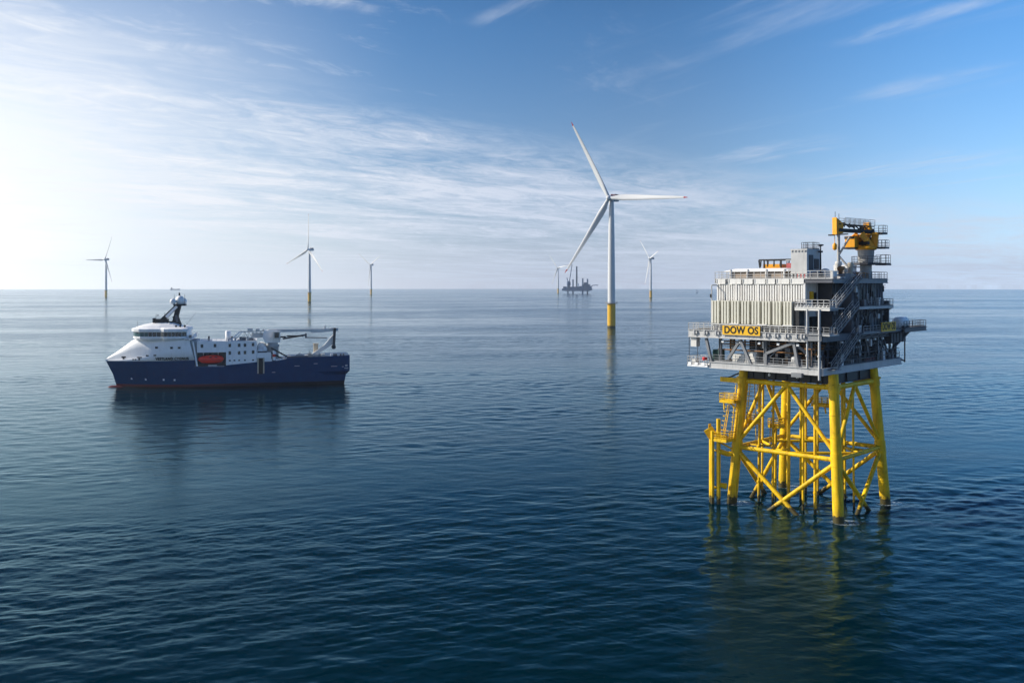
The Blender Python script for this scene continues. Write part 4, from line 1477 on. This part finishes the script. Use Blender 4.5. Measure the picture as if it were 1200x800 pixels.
# ------------------------------------------------------------------ supply ship (local x forward from the stern, +y port side)
SP = (-61.65, 352.71, 0.0)
SRZ = math.atan2(-0.25006, -0.96823)
ship = empty('supply_ship', SP, SRZ)
tag(ship, 'blue and white offshore supply ship with a rounded white bow and a stern crane', 'ship')


def lerp(a, b, t):
    return a + (b - a) * t


def table(tb, x):
    if x <= tb[0][0]:
        return tb[0][1]
    for (x0, y0), (x1, y1) in zip(tb[:-1], tb[1:]):
        if x <= x1:
            return lerp(y0, y1, (x - x0) / (x1 - x0))
    return tb[-1][1]


TOPZ = [(0, 10.3), (22, 9.7), (23.5, 9.2), (28, 8.6), (33, 8.5), (43.4, 7.6), (43.6, 7.1), (53.9, 7.3), (54.1, 9.6), (70, 9.4), (84.3, 9.2)]


def stem(z):
    return 80.0 + 0.48 * max(z, 0.0)


def half(s, z):
    """half breadth of the hull at station s and height z"""
    x0 = 52.0
    t = max(0.0, min(1.0, (s - x0) / (stem(z) - x0)))
    p = lerp(1.75, 2.5, max(0, min(1, z / 9.0)))
    b = 9.0 * (1 - t ** p)
    if z < 4.0 and s < 12:
        b *= lerp(0.80, 1.0, s / 12)
    return max(b, 0.03)


def hull_zs(s):
    zt = table(TOPZ, s)
    low = -3.0
    zs = [low, -0.5, 0.6, 1.6, 3.2, 4.6, 6.0]
    return zs + [lerp(6.0, zt, .5), zt - .18, zt]


rings = []
S = [0.0, .6, 1.6, 4, 8, 12, 18, 22, 23.5, 28, 33, 38, 43.4, 43.6, 48, 53.9, 54.1, 58, 62, 66, 70, 73, 76, 78, 79.5, 80.5, 81.5, 82.5, 83.3, 84.0, 84.35]
for s in S:
    zt = table(TOPZ, s)
    ring = []
    zs = hull_zs(s)
    near, far = [], []
    for z in zs:
        b = half(s, z)
        ss = min(s, stem(z) + .0)
        x = ss
        if s < 2 and z < 4.3:                       # raised counter below the transom
            x = max(ss, lerp(2.0, 1.0, max(0, z) / 4.3))
        if s < 1.5:
            b *= lerp(.90, 1.0, s / 1.5)
        near.append((x, b, z))
        far.append((x, -b, z))
    ring = near + far[::-1]
    rings.append(ring)
hb = MB()
hb.loft(rings, smooth=False)
hull = hb.build('hull', 'hull', ship)
bb = MB()
ring = []
for x, r, zc in ((75, 1.3, -1.3), (79, 1.55, -1.1), (82, 1.5, -.85), (83.4, 1.1, -.7), (84.1, .5, -.55), (84.3, .1, -.5)):
    ring.append([(x, r * 1.15 * cos(2 * pi * k / 18), zc + r * sin(2 * pi * k / 18)) for k in range(18)])
bb.loft(ring)
bb.build('bulbous_bow', paint('antifouling_red', (0.11, 0.022, 0.026), .4, .15), ship)
# rubbing strakes, thruster marks
mk = MB()
for s, z in ((75.5, 3.1), (70.6, 2.9), (64.5, 2.8), (60.8, 2.7)):
    b = half(s, z)
    mk.box(s - .3, s + .3, b - .05, b + .07, z - .3, z + .3)
mk.build('thruster_marks', 'white', ship)
mk = MB()
for s, z, l in ((18, 6.7, 1.8), (11.6, 7.4, 1.4), (26.5, 4.6, 1.2), (4.6, 6.3, 2.2), (2.2, 6.1, .7)):
    mk.box(s, s + l, 8.98, 9.04, z, z + .22)
mk.box(.9, 1.7, 8.5, 9.05, 6.3, 6.9).box(.6, 2.0, 8.5, 9.05, 5.5, 5.8)
mk.build('draught_marks', 'light', ship)
# side fenders amidships
fd = MB().box(32.3, 32.75, 8.9, 9.35, 4.4, 10.0).box(30.3, 30.75, 8.9, 9.35, 4.4, 10.0)
fd.build('fender_posts', 'tan', ship)
MB().box(30.8, 32.25, 8.85, 9.1, 4.2, 9.9).build('fender_panel', 'black', ship)

# white forecastle: rounded turtle back from the stem up to the bridge front
Z1 = [(54, 16.6), (63, 16.4), (66, 15.2), (68, 13.9), (70, 12.5), (72, 11.6), (76, 10.8), (80, 10.2), (83, 9.8), (84.4, 9.6)]
Z2 = [(54, 16.9), (72, 17.6), (75, 17.0), (78, 14.6), (80.5, 12.7), (82.6, 11.3), (84, 10.3), (84.5, 9.8)]
rings = []
for s in [54.1, 56, 60, 64, 67, 70, 72, 74, 76, 78, 79.5, 81, 82, 83, 83.7, 84.2, 84.55]:
    zt = table(TOPZ, s) + .004
    z1, z2 = table(Z1, s), table(Z2, s)
    b = half(min(s, 84.2), zt) + .06
    bt = b * lerp(.985, .78, max(0, min(1, (s - 60) / 20)))
    near = [(s, b, zt), (s, lerp(b, bt, .5), lerp(zt, z1, .5)), (s, bt, z1)]
    for q in (.2, .45, .7, .88, 1.0):
        a = q * pi / 2
        near.append((s, bt * cos(a) ** .75 if q < 1 else 0.0, z1 + (max(z2, z1 + .15) - z1) * sin(a) ** .8))
    if s < 60:                                       # slanted after edge
        near = [(x + (z - 9.6) * .26 * (1 - (s - 54.1) / 5.9), y, z) for x, y, z in near]
    rings.append(near + [(x, -y, z) for x, y, z in near[:-1][::-1]])
fo = MB().loft(rings, smooth=True)
fcs = fo.build('forecastle', 'white', ship)
fcs.data.polygons.foreach_set('use_smooth', [True] * len(fcs.data.polygons))
fcs.data.update()


def fsurf(s, z):
    zt = table(TOPZ, s)
    z1 = table(Z1, s)
    b = half(s, zt) + .06
    bt = b * lerp(.985, .78, max(0, min(1, (s - 60) / 20)))
    z2 = max(table(Z2, s), z1 + .15)
    if z > z1:
        sa = min(1.0, (z - z1) / (z2 - z1)) ** (1 / .8)
        return bt * max(0.0, 1 - sa * sa) ** (.75 / 2)
    return lerp(b, bt, max(0, min(1, (z - zt) / (z1 - zt))))


def side_window(s, z, w=.9, h=.75, mat='glass'):
    y0 = fsurf(s - w / 2, z)
    y1 = fsurf(s + w / 2, z)
    return MB().bar((s - w / 2, y0 + .02, z), (s + w / 2, y1 + .02, z), .10, h).build('window', mat, ship)


for s, z in ((66.9, 14.1), (61.8, 14.0), (59.2, 14.0), (70.0, 11.3), (67.4, 11.4)):
    side_window(s, z, .9, .7 if z > 12 else .5)
for s, z, l in ((78.2, 10.7, 1.5), (72.7, 10.6, 1.6)):
    m_ = side_window(s, z, l, .5, 'black')
    side_window(s, z - .65, .6, .8, 'black')
for s in (74.0, 74.8):
    side_window(s, 9.9, .5, .5, 'black')
# ship's name along the forecastle side
tm = text_mesh('VESTLAND CYGNUS', 1.3, .05, 1.15, .05)
xs = [v.co.x for v in tm.vertices]
kx = 11.2 / (max(xs) - min(xs))
for v in tm.vertices:
    s_, z_ = 61.6 - v.co.x * kx, 10.15 + v.co.y
    v.co = (s_, fsurf(s_, z_) + .17 + v.co.z, z_)
tm.materials.clear()
tm.materials.append(M['black_letter'])
nm_ = bpy.data.objects.new('lettering', tm)
COL.objects.link(nm_)
nm_.parent = ship

# wheelhouse
PL = [(75.4, 0), (75.1, 2.6), (74.2, 4.8), (72.4, 6.6), (69.6, 7.8), (65.4, 8.4), (64.2, 9.6), (62.8, 10.0), (58.2, 10.0), (56.6, 9.2), (56.2, 7.0)]
PLAN = PL + [(x, -y) for x, y in PL[::-1] if y > 0]


def grow(pl, k, c=(64, 0)):
    return [(c[0] + (x - c[0]) * k, c[1] + (y - c[1]) * k) for x, y in pl]


def plan_loft(steps, mat, name, parent):
    return MB().loft([[(x, y, z) for x, y in grow(PLAN, k)] for k, z in steps], smooth=False).build(name, mat, parent)


wh = plan_loft([(.86, 16.4), (.95, 17.2), (1.0, 17.3), (1.0, 18.0), (.985, 18.02), (.985, 19.7)], 'white', 'wheelhouse', ship)
n = len(PL)
for i in range(n - 2):
    (x0, y0), (x1, y1) = grow(PL, .992)[i], grow(PL, .992)[i + 1]
    L = sqrt((x1 - x0) ** 2 + (y1 - y0) ** 2)
    m = max(1, round(L / 1.25))
    for sgn in (1, -1):
        for k in range(m):
            p = Vector((lerp(x0, x1, (k + .06) / m), sgn * lerp(y0, y1, (k + .06) / m), 18.75))
            q = Vector((lerp(x0, x1, (k + .94) / m), sgn * lerp(y0, y1, (k + .94) / m), 18.75))
            low = 1 if i in (6, 7, 8) else 0
            p.z = q.z = 18.75 - .2 * low
            MB().bar(p, q, .10, 1.45 + .4 * low).build('window', 'teal' if i < 4 else 'glass', wh)
roof = plan_loft([(1.0, 19.7), (1.045, 19.75), (1.05, 20.6), (1.0, 20.85), (.86, 21.2)], 'white', 'wheelhouse_roof', ship)
PLF = [(74.5, 0), (73.2, 3.2), (70.6, 5.2), (66.5, 6.2), (61.0, 6.0), (58.5, 4.5)]
PLF = PLF + [(x, -y) for x, y in PLF[::-1] if y > 0]
MB().loft([[(x, y, z) for x, y in grow(PLF, k)] for k, z in ((1.0, 20.9), (.98, 21.3), (.72, 22.1), (.45, 22.6))], smooth=False).build('upper_roof', 'white', roof)
rail_line(MB(), [(x, y, 17.3) for x, y in ((56.2, 9.9), (54.6, 9.9), (54.6, -9.9), (56.2, -9.9))], 1.2, 1.5, .09).build('railing', 'white', ship)
MB().box(54.6, 57.5, -9.9, 9.9, 17.0, 17.25).build('bridge_wing_deck', 'white', ship)
MB().box(55.0, 56.0, 9.3, 9.9, 17.3, 18.5).build('wing_console', 'black', ship)
for s in (57.5, 59.0, 60.4):
    MB().lathe([(.25, 0), (.25, .6), (.4, .7), (.4, 1.0), (.1, 1.1)], (s, 7.4, 20.8), 10).build('searchlight', 'black', ship)

# raked mast with radar domes
mb = MB()
for y in (-1.6, 1.6):
    mb.bar((66.0, y, 23.2), (60.2, y, 29.0), .9, 1.3)
    mb.bar((61.8, y, 21.5), (60.0, y, 29.0), .8, 1.5)
    mb.bar((60.0, y, 21.2), (61.3, y, 25), 1.0, 1.8)
mb.box(63.6, 68.0, -2.4, 2.4, 22.3, 23.9).box(61.2, 64.4, -1.9, 1.9, 21.8, 23.0)
mb.box(57.6, 61.8, -2.6, 2.6, 28.6, 29.2)
mb.bar((68.2, -1.0, 23.4), (68.6, 1.6, 23.4), .5, 1.6)
mast = mb.build('mast', 'black', ship)
MB().bar((64.2, 2.15, 24.6), (60.6, 2.15, 28.4), .3, .9).build('exhaust_pipe', 'white', mast)
MB().bar((60.4, 2.35, 22.8), (60.9, 2.3, 25.3), .3, .8).build('ladder_trunk', 'mgrey', mast)
for (x, y), r in (((59.7, .4), 1.55), ((62.0, 1.4), 1.05), ((58.6, -1.4), 1.1)):
    MB().lathe([(r * .6, 0), (r * .98, r * .5), (r, r * .9), (r * .92, r * 1.3), (r * .7, r * 1.65), (r * .35, r * 1.85), (.05, r * 1.92)], (x, y, 29.2), 18).build('radar_dome', 'white', mast)
mb = MB()
for x, y, h in ((67.7, 1.2, 2.0), (65, 0, 2.2), (58.0, 1.8, 3.4), (61.8, -1.5, 3.2), (60.0, .3, 4.2)):
    z0 = 23.9 if x > 63.5 else 29.2
    mb.bar((x, y, z0), (x, y, z0 + h), .12, .12)
mb.lathe([(.3, 0), (.3, 1.0)], (59.9, .3, 32.2), 8)
mb.bar((67.2, -1.2, 25.2), (67.2, 1.8, 25.2), .25, .35)
mb.build('aerials', 'black', mast)
mb = MB().lathe([(.5, 0), (.5, .9), (.3, 1.3)], (64.2, 3.0, 21.4), 12).lathe([(.5, 0), (.5, .9), (.3, 1.3)], (62.9, 3.6, 21.3), 12)
mb.build('satellite_dome', 'offwhite', ship)
MB().bar((73.6, 3.4, 20.8), (73.6, 3.4, 23.4), .1, .1).bar((57.5, 9, 21), (53.6, 9, 26.4), .07, .07).build('whip_aerial', 'black', ship)

# house amidships
MB().box(43.5, 53.3, -5.2, 5.2, 7.0, 12.19).build('recess_wall', 'mgrey', ship)
mb = MB().box(43.5, 53.3, -8.95, 8.95, 12.2, 15.9)
mb.bar((53.2, 8.7, 7.4), (54.6, 8.7, 16.0), .5, .5)
mb.box(50.0, 57.0, -8.6, 8.6, 7.0, 7.2)
mb.build('boat_deck_house', 'white', ship)
mb = MB().box(33.0, 43.48, -8.95, 8.95, 7.4, 16.1)
mb.build('accommodation_block', 'white', ship)
MB().box(28.0, 32.95, -8.0, 8.7, 7.6, 11.8).build('aft_house', 'white', ship)
mb = MB().box(53.32, 57.4, -7.0, 7.0, 7.2, 16.4)
mb.build('link_house', 'light', ship)
for s, z in ((51.6, 14.5), (47.2, 14.6), (42.2, 14.6), (39.0, 14.6), (37.0, 14.6), (34.2, 14.8), (42.2, 11.9), (39.0, 11.9), (37.0, 12.0), (34.2, 12.1)):
    MB().box(s - .42, s + .42, 8.9, 9.0, z - .6, z + .6).build('window', 'glass', ship)
for s in (42.2, 40.6, 39.0, 37.0, 34.2):
    MB().box(s - .3, s + .3, 8.9, 8.99, 9.0, 9.5).build('porthole', 'glass', ship)
for s in (49.0, 51.0):
    MB().box(s - .45, s + .45, 5.15, 5.28, 10.6, 11.6).build('window', 'glass', ship)
rail_line(MB(), [(43.5, 8.8, 15.9), (53.2, 8.8, 15.9)], 1.1, 1.6, .09).build('railing', 'white', ship)
rail_line(MB(), [(33.2, 8.8, 16.1), (43.4, 8.8, 16.1)], 1.1, 1.6, .08, toe=False).build('railing', 'light', ship)
mb = MB().box(44.2, 53.0, 5.2, 8.9, 7.05, 7.3)
for s in (46.2, 51.2):
    mb.bar((s, 5.3, 12.0), (s, 8.4, 12.0), .35, .4).bar((s, 5.3, 9.5), (s, 7.0, 12.0), .3, .3)
mb.box(46.6, 49.6, 7.8, 8.9, 7.3, 7.8)
mb.build('lifeboat_davit', 'light', ship)
MB().tube((49.8, 0, 15.9), (49.8, 0, 17.6), .35, n=10).build('vent_pipe', 'mgrey', ship)

# funnels and the deck gear on the roof
MB().lathe([(1.0, 0), (1.0, 3.2), (.8, 3.4)], (43.0, 3.0, 16.1), 16).build('funnel', 'white', ship)
mb = MB()
for y in (2.5, 5.5):
    mb.bar((42.0, y, 16.2), (38.8, y, 19.3), .35, .5)
    mb.bar((40.6, y, 16.2), (38.0, y, 19.3), .3, .3)
for k in range(6):
    t = k / 5
    mb.bar((lerp(42, 38.8, t), 2.5, lerp(16.3, 19.2, t)), (lerp(42, 38.8, t), 5.5, lerp(16.3, 19.2, t)), .35, .25)
mb.build('gantry_stair', 'white', ship)
mb = MB().box(36.8, 39.0, 2, 6.6, 16.1, 17.2).box(34.2, 36.0, 3.2, 6.2, 16.1, 16.7)
mb.build('roof_locker', 'dgrey', ship)

# decks aft
MB().box(1.0, 28.0, -8.7, 8.7, 7.9, 8.15).build('cargo_deck', 'deck', ship)
mb = MB()
for y in (-8.85, 8.4):
    mb.box(1.2, 22.0, y, y + .4, 8.2, 9.6)
for k in range(14):
    mb.box(1.6 + k * 1.5, 1.75 + k * 1.5, 8.0, 8.4, 8.2, 9.9)
mb.build('cargo_rail', 'dgrey', ship)
mb = MB().box(15.0, 22.5, 7.6, 8.8, 9.6, 10.3)
mb.build('bulwark_walkway', 'mgrey', ship)
mb = MB().bar((28.0, 8.4, 13.4), (21.8, 8.6, 9.9), .4, .5).bar((28.0, 8.4, 11.8), (23.6, 8.6, 9.2), .4, .5)
mb.build('bulwark_stay', 'black', ship)
for s, mt, l in ((13.5, 'tan', 1.4), (9.0, 'offwhite', 1.3), (6.0, 'white', .9), (4.6, 'dgrey', 1.4), (11.2, 'light', 1.0), (3.0, 'black', .5), (2.0, 'black', .4), (16.8, 'light', 2.4)):
    MB().box(s, s + l, 6.8, 8.2, 9.0, 10.9).build('deck_fitting', mt, ship)
rc = random.Random(3)
for k in range(16):
    s_, y_ = rc.uniform(8.5, 22), rc.uniform(-6, 6.5)
    a, h = rc.uniform(.4, 1.3), rc.uniform(.8, 2.6)
    mb = MB().box(s_ - a, s_ + a, y_ - .7, y_ + .7, 8.16, 8.16 + h)
    mb.bar((s_, y_, 8.2), (s_, y_, 8.3 + h + rc.uniform(.2, 1)), .15, .15)
    mb.build('deck_fitting', ['light', 'dgrey', 'offwhite', 'rust', 'mgrey'][k % 5], ship)
rail_line(MB(), [(22, 8.7, 9.75), (1.2, 8.7, 10.35)], 1.0, 1.4, .08, toe=False).build('railing', 'light', ship)
for k in range(9):
    s_ = 33.6 + k * 1.1
    MB().box(s_, s_ + .6, 3.6 + (k % 3), 4.4 + (k % 3), 16.1, 16.6 + (k * 7 % 5) * .25).build('roof_fitting', ['offwhite', 'mgrey', 'light'][k % 3], ship)
MB().lathe([(.85, 8.1), (.85, 14.0), (1.0, 14.1), (1.0, 14.5)], (12.0, 3.0, 0), 16).build('deck_post', 'tan', ship)
mb = MB().box(13.2, 16.0, 3.0, 6.5, 8.1, 10.4)
mb.build('deck_box', 'light', ship)
mb = MB().lathe([(.6, 9.0), (.6, 10.2)], (26.9, 8.3, 0), 10).lathe([(.62, 10.2), (.62, 11.2)], (26.9, 8.3, 0), 10, mi=1).lathe([(.6, 11.2), (.6, 12.2), (.2, 12.6)], (26.9, 8.3, 0), 10)
mb.build('mooring_light_post', ['white', 'red'], ship)
mb = MB().box(27.6, 28.6, 7.6, 8.9, 8.5, 9.4).box(25.2, 26.4, 8.0, 8.9, 8.6, 9.4).box(23.6, 25.0, 8.2, 8.9, 9.0, 9.6)
mb.build('mooring_gear', 'white', ship)
for s, z in ((30.4, 12.8), (31.6, 12.2)):
    MB().lathe([(.9, 0), (1.1, .3), (1.1, 1.2), (.7, 1.9), (.2, 2.1)], (s, 6.2, z - .9), 14).build('ventilator', 'white', ship)
MB().box(29.4, 32.6, 5.0, 8.5, 11.8, 12.2).build('ventilator_base', 'dgrey', ship)
mb = MB().lathe([(1.5, 0), (1.7, .4), (1.7, 1.6), (1.4, 2.6), (.4, 3.2)], (31.2, 3.6, 12.2), 16)
mb.build('satellite_dome', 'white', ship)

# lifeboat hung in the recess
lb = empty('lifeboat', SP, SRZ)
tag(lb, 'red orange enclosed lifeboat hanging in the recess of the supply ship', 'lifeboat')
rings = []
for x, w_, h0, h1 in ((44.3, .25, 9.5, 10.1), (44.9, .9, 8.8, 10.8), (46.0, 1.35, 8.4, 11.1), (48.0, 1.5, 8.3, 11.3), (50.0, 1.45, 8.3, 11.2), (51.6, 1.15, 8.5, 10.9), (52.6, .6, 9.0, 10.5), (53.0, .15, 9.4, 10.1)):
    zc, hh = (h0 + h1) / 2, (h1 - h0) / 2
    rings.append([(x, 8.0 + w_ * math.copysign(abs(cos(q)) ** .8, cos(q)), zc + hh * math.copysign(abs(sin(q)) ** .8, sin(q))) for q in [2 * pi * k / 18 for k in range(18)]])
MB().loft(rings).build('shell', 'orange', lb)
mb = MB().box(46.4, 47.4, 9.1, 9.3, 10.2, 10.7).bar((47.3, 9.15, 10.3), (48.3, 9.2, 10.3), .05, .05).box(48.2, 49.2, 9.2, 9.4, 10.2, 10.7)
mb.build('window', 'glass', lb)
MB().box(45.4, 52.2, 7.9, 9.5, 9.42, 9.56).build('fender_strip', 'red', lb)

# knuckle boom crane at the stern
kc = empty('knuckle_boom_crane', SP, SRZ)
tag(kc, 'grey knuckle boom crane folded along the stern of the supply ship', 'crane')
CX, CY = 27.4, 4.5
mb = MB().lathe([(2.1, 8.1), (2.1, 13.5), (2.4, 13.8), (2.4, 14.4), (1.8, 14.6), (1.8, 15.6)], (CX, CY, 0), 24)
mb.box(CX + .6, CX + 2.6, CY - 1.6, CY + 3.0, 11.6, 12.2)
mb.build('pedestal', 'steel', kc)
mb = MB().loft([[(CX - 2.6, CY - 1.8, 15.2), (CX + 2.6, CY - 1.8, 15.2), (CX + 2.6, CY + 1.8, 15.2), (CX - 2.6, CY + 1.8, 15.2)],
                [(CX - 2.8, CY - 1.8, 17.2), (CX + 3.6, CY - 1.8, 17.2), (CX + 3.6, CY + 1.8, 17.2), (CX - 2.8, CY + 1.8, 17.2)],
                [(CX - 1.6, CY - 1.6, 19.6), (CX + 3.0, CY - 1.6, 19.6), (CX + 3.0, CY + 1.6, 19.6), (CX - 1.6, CY + 1.6, 19.6)]], smooth=False)
mb.build('crane_house', 'white', kc)
cb = MB().box(CX - 2.6, CX - .2, CY + 1.9, CY + 4.0, 16.6, 19.3).build('cab', 'offwhite', kc)
MB().box(CX - 2.2, CX - .6, CY + 3.98, CY + 4.06, 17.0, 18.9).build('window', 'glass', cb)
MB().box(CX - 4.6, CX - 2.7, CY + 1.5, CY + 3.2, 17.0, 17.5).build('cab_walkway', 'black', kc)
mb = MB()
for y in (-.7, .7):
    mb.bar((CX + 2, CY + y, 19.4), (39.2, CY + y, 19.2), .25, .35)
    mb.bar((CX + 3, CY + y, 17.2), (37.4, CY + y, 16.8), .25, .35)
    for k in range(5):
        x0, x1 = lerp(CX + 3, 37.4, k / 5), lerp(CX + 3, 37.4, (k + 1) / 5)
        mb.bar((x0, CY + y, 17.1), (x1, CY + y, 19.3), .16, .16)
        mb.bar((x1, CY + y, 17.1), (x1, CY + y, 19.3), .14, .14)
mb.box(30.6, 34.8, CY - .5, CY + .5, 17.3, 18.7)
mb.build('counter_jib', 'offwhite', kc)
mb = MB()
for a, b, h in ((32, 33.4, .8), (34.4, 36.2, 1.0), (30.2, 31, .6)):
    mb.box(a, b, CY - .9, CY + .9, 19.5, 19.5 + h)
mb.build('winch', 'offwhite', kc)
mb = MB()
rings = []
for x, h in ((CX + 1.5, .55), (CX - 3, .55), (14, .5), (13.6, .75), (10, .7), (6.2, .5)):
    z1 = 20.0
    rings.append([(x, CY - .75, z1 - 2 * h), (x, CY + .75, z1 - 2 * h), (x, CY + .75, z1), (x, CY - .75, z1)])
mb.loft(rings, smooth=False)
mb.box(4.0, 7.0, CY - .5, CY + .5, 19.0, 20.2).box(8.4, 9.0, CY - .3, CY + .3, 20.0, 21.0)
bo_ = mb.build('main_boom', 'offwhite', kc)
mb = MB().tube((CX - 3.5, CY, 16.4), (15.5, CY, 17.8), .32, n=10).bar((15.6, CY, 18.3), (15.6, CY, 16.6), .6, .6).tube((15.4, CY, 16.8), (8.0, CY, 16.6), .18, n=8)
mb.build('lift_cylinder', 'mgrey', kc)
MB().box(16.5, 22.5, CY + .5, CY + 1.0, 17.2, 17.7).build('hose_bundle', 'black', kc)
mb = MB().bar((5.2, CY - .9, 20.2), (5.6, CY - .9, 13.0), .45, .9, up=(1, 0, 0)).bar((5.2, CY + .9, 20.2), (5.6, CY + .9, 13.0), .45, .9, up=(1, 0, 0))
mb.tube((5.6, CY - 1.3, 13.2), (5.6, CY + 1.3, 13.2), .8, n=14)
mb.build('knuckle_link', 'dgrey', kc)
mb = MB()
rings = []
for (x, z), h in (((5.2, 18.0), .2), ((6.2, 15.6), 1.15), ((8.5, 13.4), .75), ((15.6, 8.7), .4)):
    dv = Vector((.62, 0, .78))
    c = Vector((x, CY, z))
    rings.append([c + dv * h + Vector((0, -.6, 0)), c + dv * h + Vector((0, .6, 0)), c - dv * h + Vector((0, .6, 0)), c - dv * h + Vector((0, -.6, 0))])
mb.loft(rings, smooth=False)
mb.build('folding_jib', 'offwhite', kc)

# ------------------------------------------------------------------ distant jack-up vessel, tower section, far boats
JP = (3900.0, 272.0)
jk = empty('jack_up_vessel', (JP[1], JP[0], 0), rad(-12))
tag(jk, 'distant blue jack-up vessel raised on legs beside the tiny turbine on the horizon', 'vessel')
mb = MB()
mb.loft([[(-62, -18, 13), (-62, 18, 13), (-62, 18, 22), (-62, -18, 22)], [(-44, -20, 11), (-44, 20, 11), (-44, 20, 22), (-44, -20, 22)],
         [(48, -20, 11), (48, 20, 11), (48, 20, 22), (48, -20, 22)], [(60, -14, 15), (60, 14, 15), (60, 14, 24), (60, -14, 24)]], smooth=False)
mb.build('hull', 'navy', jk)
mb = MB().box(10, 58, -16, 16, 22, 32).box(20, 52, -14, 14, 32, 40).box(28, 44, -10, 10, 40, 47).box(-58, -44, -14, 14, 22, 30).box(-30, 12, -12, 12, 22, 29)
mb.build('deck_house', 'navy', jk)
MB().box(-2, 5, -8, 8, 22, 43).build('white_module', 'white', jk)
for x, y, zt in ((-38, -15, 52), (-21, 15, 60), (24, -15, 64), (40, 15, 62)):
    MB().tube((x, y, -5), (x, y, zt), 3.3, n=12).build('leg', 'navy', jk)
mb = MB().lathe([(6, 22), (6, 34), (8, 35), (8, 48), (5, 52)], (-36, -4, 0), 16)
mb.build('crane_base', 'navy', jk)
mb = MB()
for y in (-3, 3):
    mb.bar((-34, -4 + y, 44), (-22, -4 + y * .4, 121), 2.0, 4.0, up=(0, 1, 0))
for k in range(10):
    t = k / 9
    mb.bar((lerp(-34, -22, t), -7, lerp(44, 121, t)), (lerp(-34, -22, t), -1, lerp(44, 121, t)), 1.5, 1.5)
mb.bar((-44, -4, 66), (-36, -4, 44), 3, 3)
mb.bar((-52, -4, 120), (-20, -4, 121), .8, .8)
mb.build('crane_boom', 'navy', jk)
mb = MB().prism([(74 + 12 * cos(2 * pi * k / 8), 12 * sin(2 * pi * k / 8)) for k in range(8)], 34, 37)
mb.bar((52, 0, 30), (66, 0, 34), 3, 2)
mb.build('helideck', 'navy', jk)
tw = empty('tower_section', (JP[1] - 3, JP[0] + 2, 22), 0)
tag(tw, 'tall dark turbine tower section standing upright on the deck of the jack-up vessel', 'tower section')
tw.name = 'upright_tower'
MB().lathe([(3.6, 0), (3.4, 40), (2.9, 92)], (0, 0, 0), 16).build('shaft', 'mgrey', tw)
MB().lathe([(3.9, 0), (3.9, 1.2)], (0, 0, 0), 16).build('base_flange', 'dgrey', tw)

fb = empty('cargo_ship', (-2495, 6950, 0), rad(12))
tag(fb, 'faint far cargo ship on the horizon above the mast of the supply ship', 'ship')
MB().loft([[(-32, -7, -1), (-32, 7, -1), (-32, 7, 8), (-32, -7, 8)], [(24, -8, -1), (24, 8, -1), (24, 9, 8), (24, -9, 8)], [(34, -.5, -1), (34, .5, -1), (34, 1, 10), (34, -1, 10)]], smooth=False).build('hull', 'navy', fb)
mb = MB().box(-28, -20, -7, 7, 7.9, 17).box(-25, -23, -1, 1, 17, 21)
mb.build('bridge', 'dgrey', fb)

bu = empty('navigation_buoy', (812, 4120, 0), 0)
tag(bu, 'tiny dark navigation buoy near the horizon left of the platform', 'buoy')
MB().lathe([(3.2, -1), (3.4, .5), (3.0, 2.2), (1.2, 2.6)], (0, 0, 0), 16).build('float', 'navy', bu)
mb = MB()
for k in range(4):
    q = k * pi / 2
    mb.bar((1.4 * cos(q), 1.4 * sin(q), 2.4), (.5 * cos(q), .5 * sin(q), 14), .5, .5)
mb.lathe([(.8, 14), (.8, 16), (.2, 17)], (0, 0, 0), 10)
mb.build('tower', 'navy', bu)


# ------------------------------------------------------------------ move each thing's origin to its own base
def rebase(root, off):
    off = Vector(off)
    for o in root.children_recursive:
        o.data.transform(Matrix.Translation(-off))
    root.location = root.location + Matrix.Rotation(root.rotation_euler.z, 3, 'Z') @ off


def low_point(root):
    vs = [v.co for o in root.children_recursive for v in o.data.vertices]
    lo = [min(v[i] for v in vs) for i in range(3)]
    hi = [max(v[i] for v in vs) for i in range(3)]
    return ((lo[0] + hi[0]) / 2, (lo[1] + hi[1]) / 2, lo[2])


for o in list(SC.objects):
    if o.type == 'EMPTY' and o.parent is None and o.name.split('.')[0] in (
            'equipment_container', 'cargo_basket', 'white_tank', 'pedestal_crane', 'name_sign', 'lifeboat', 'knuckle_boom_crane'):
        rebase(o, low_point(o))
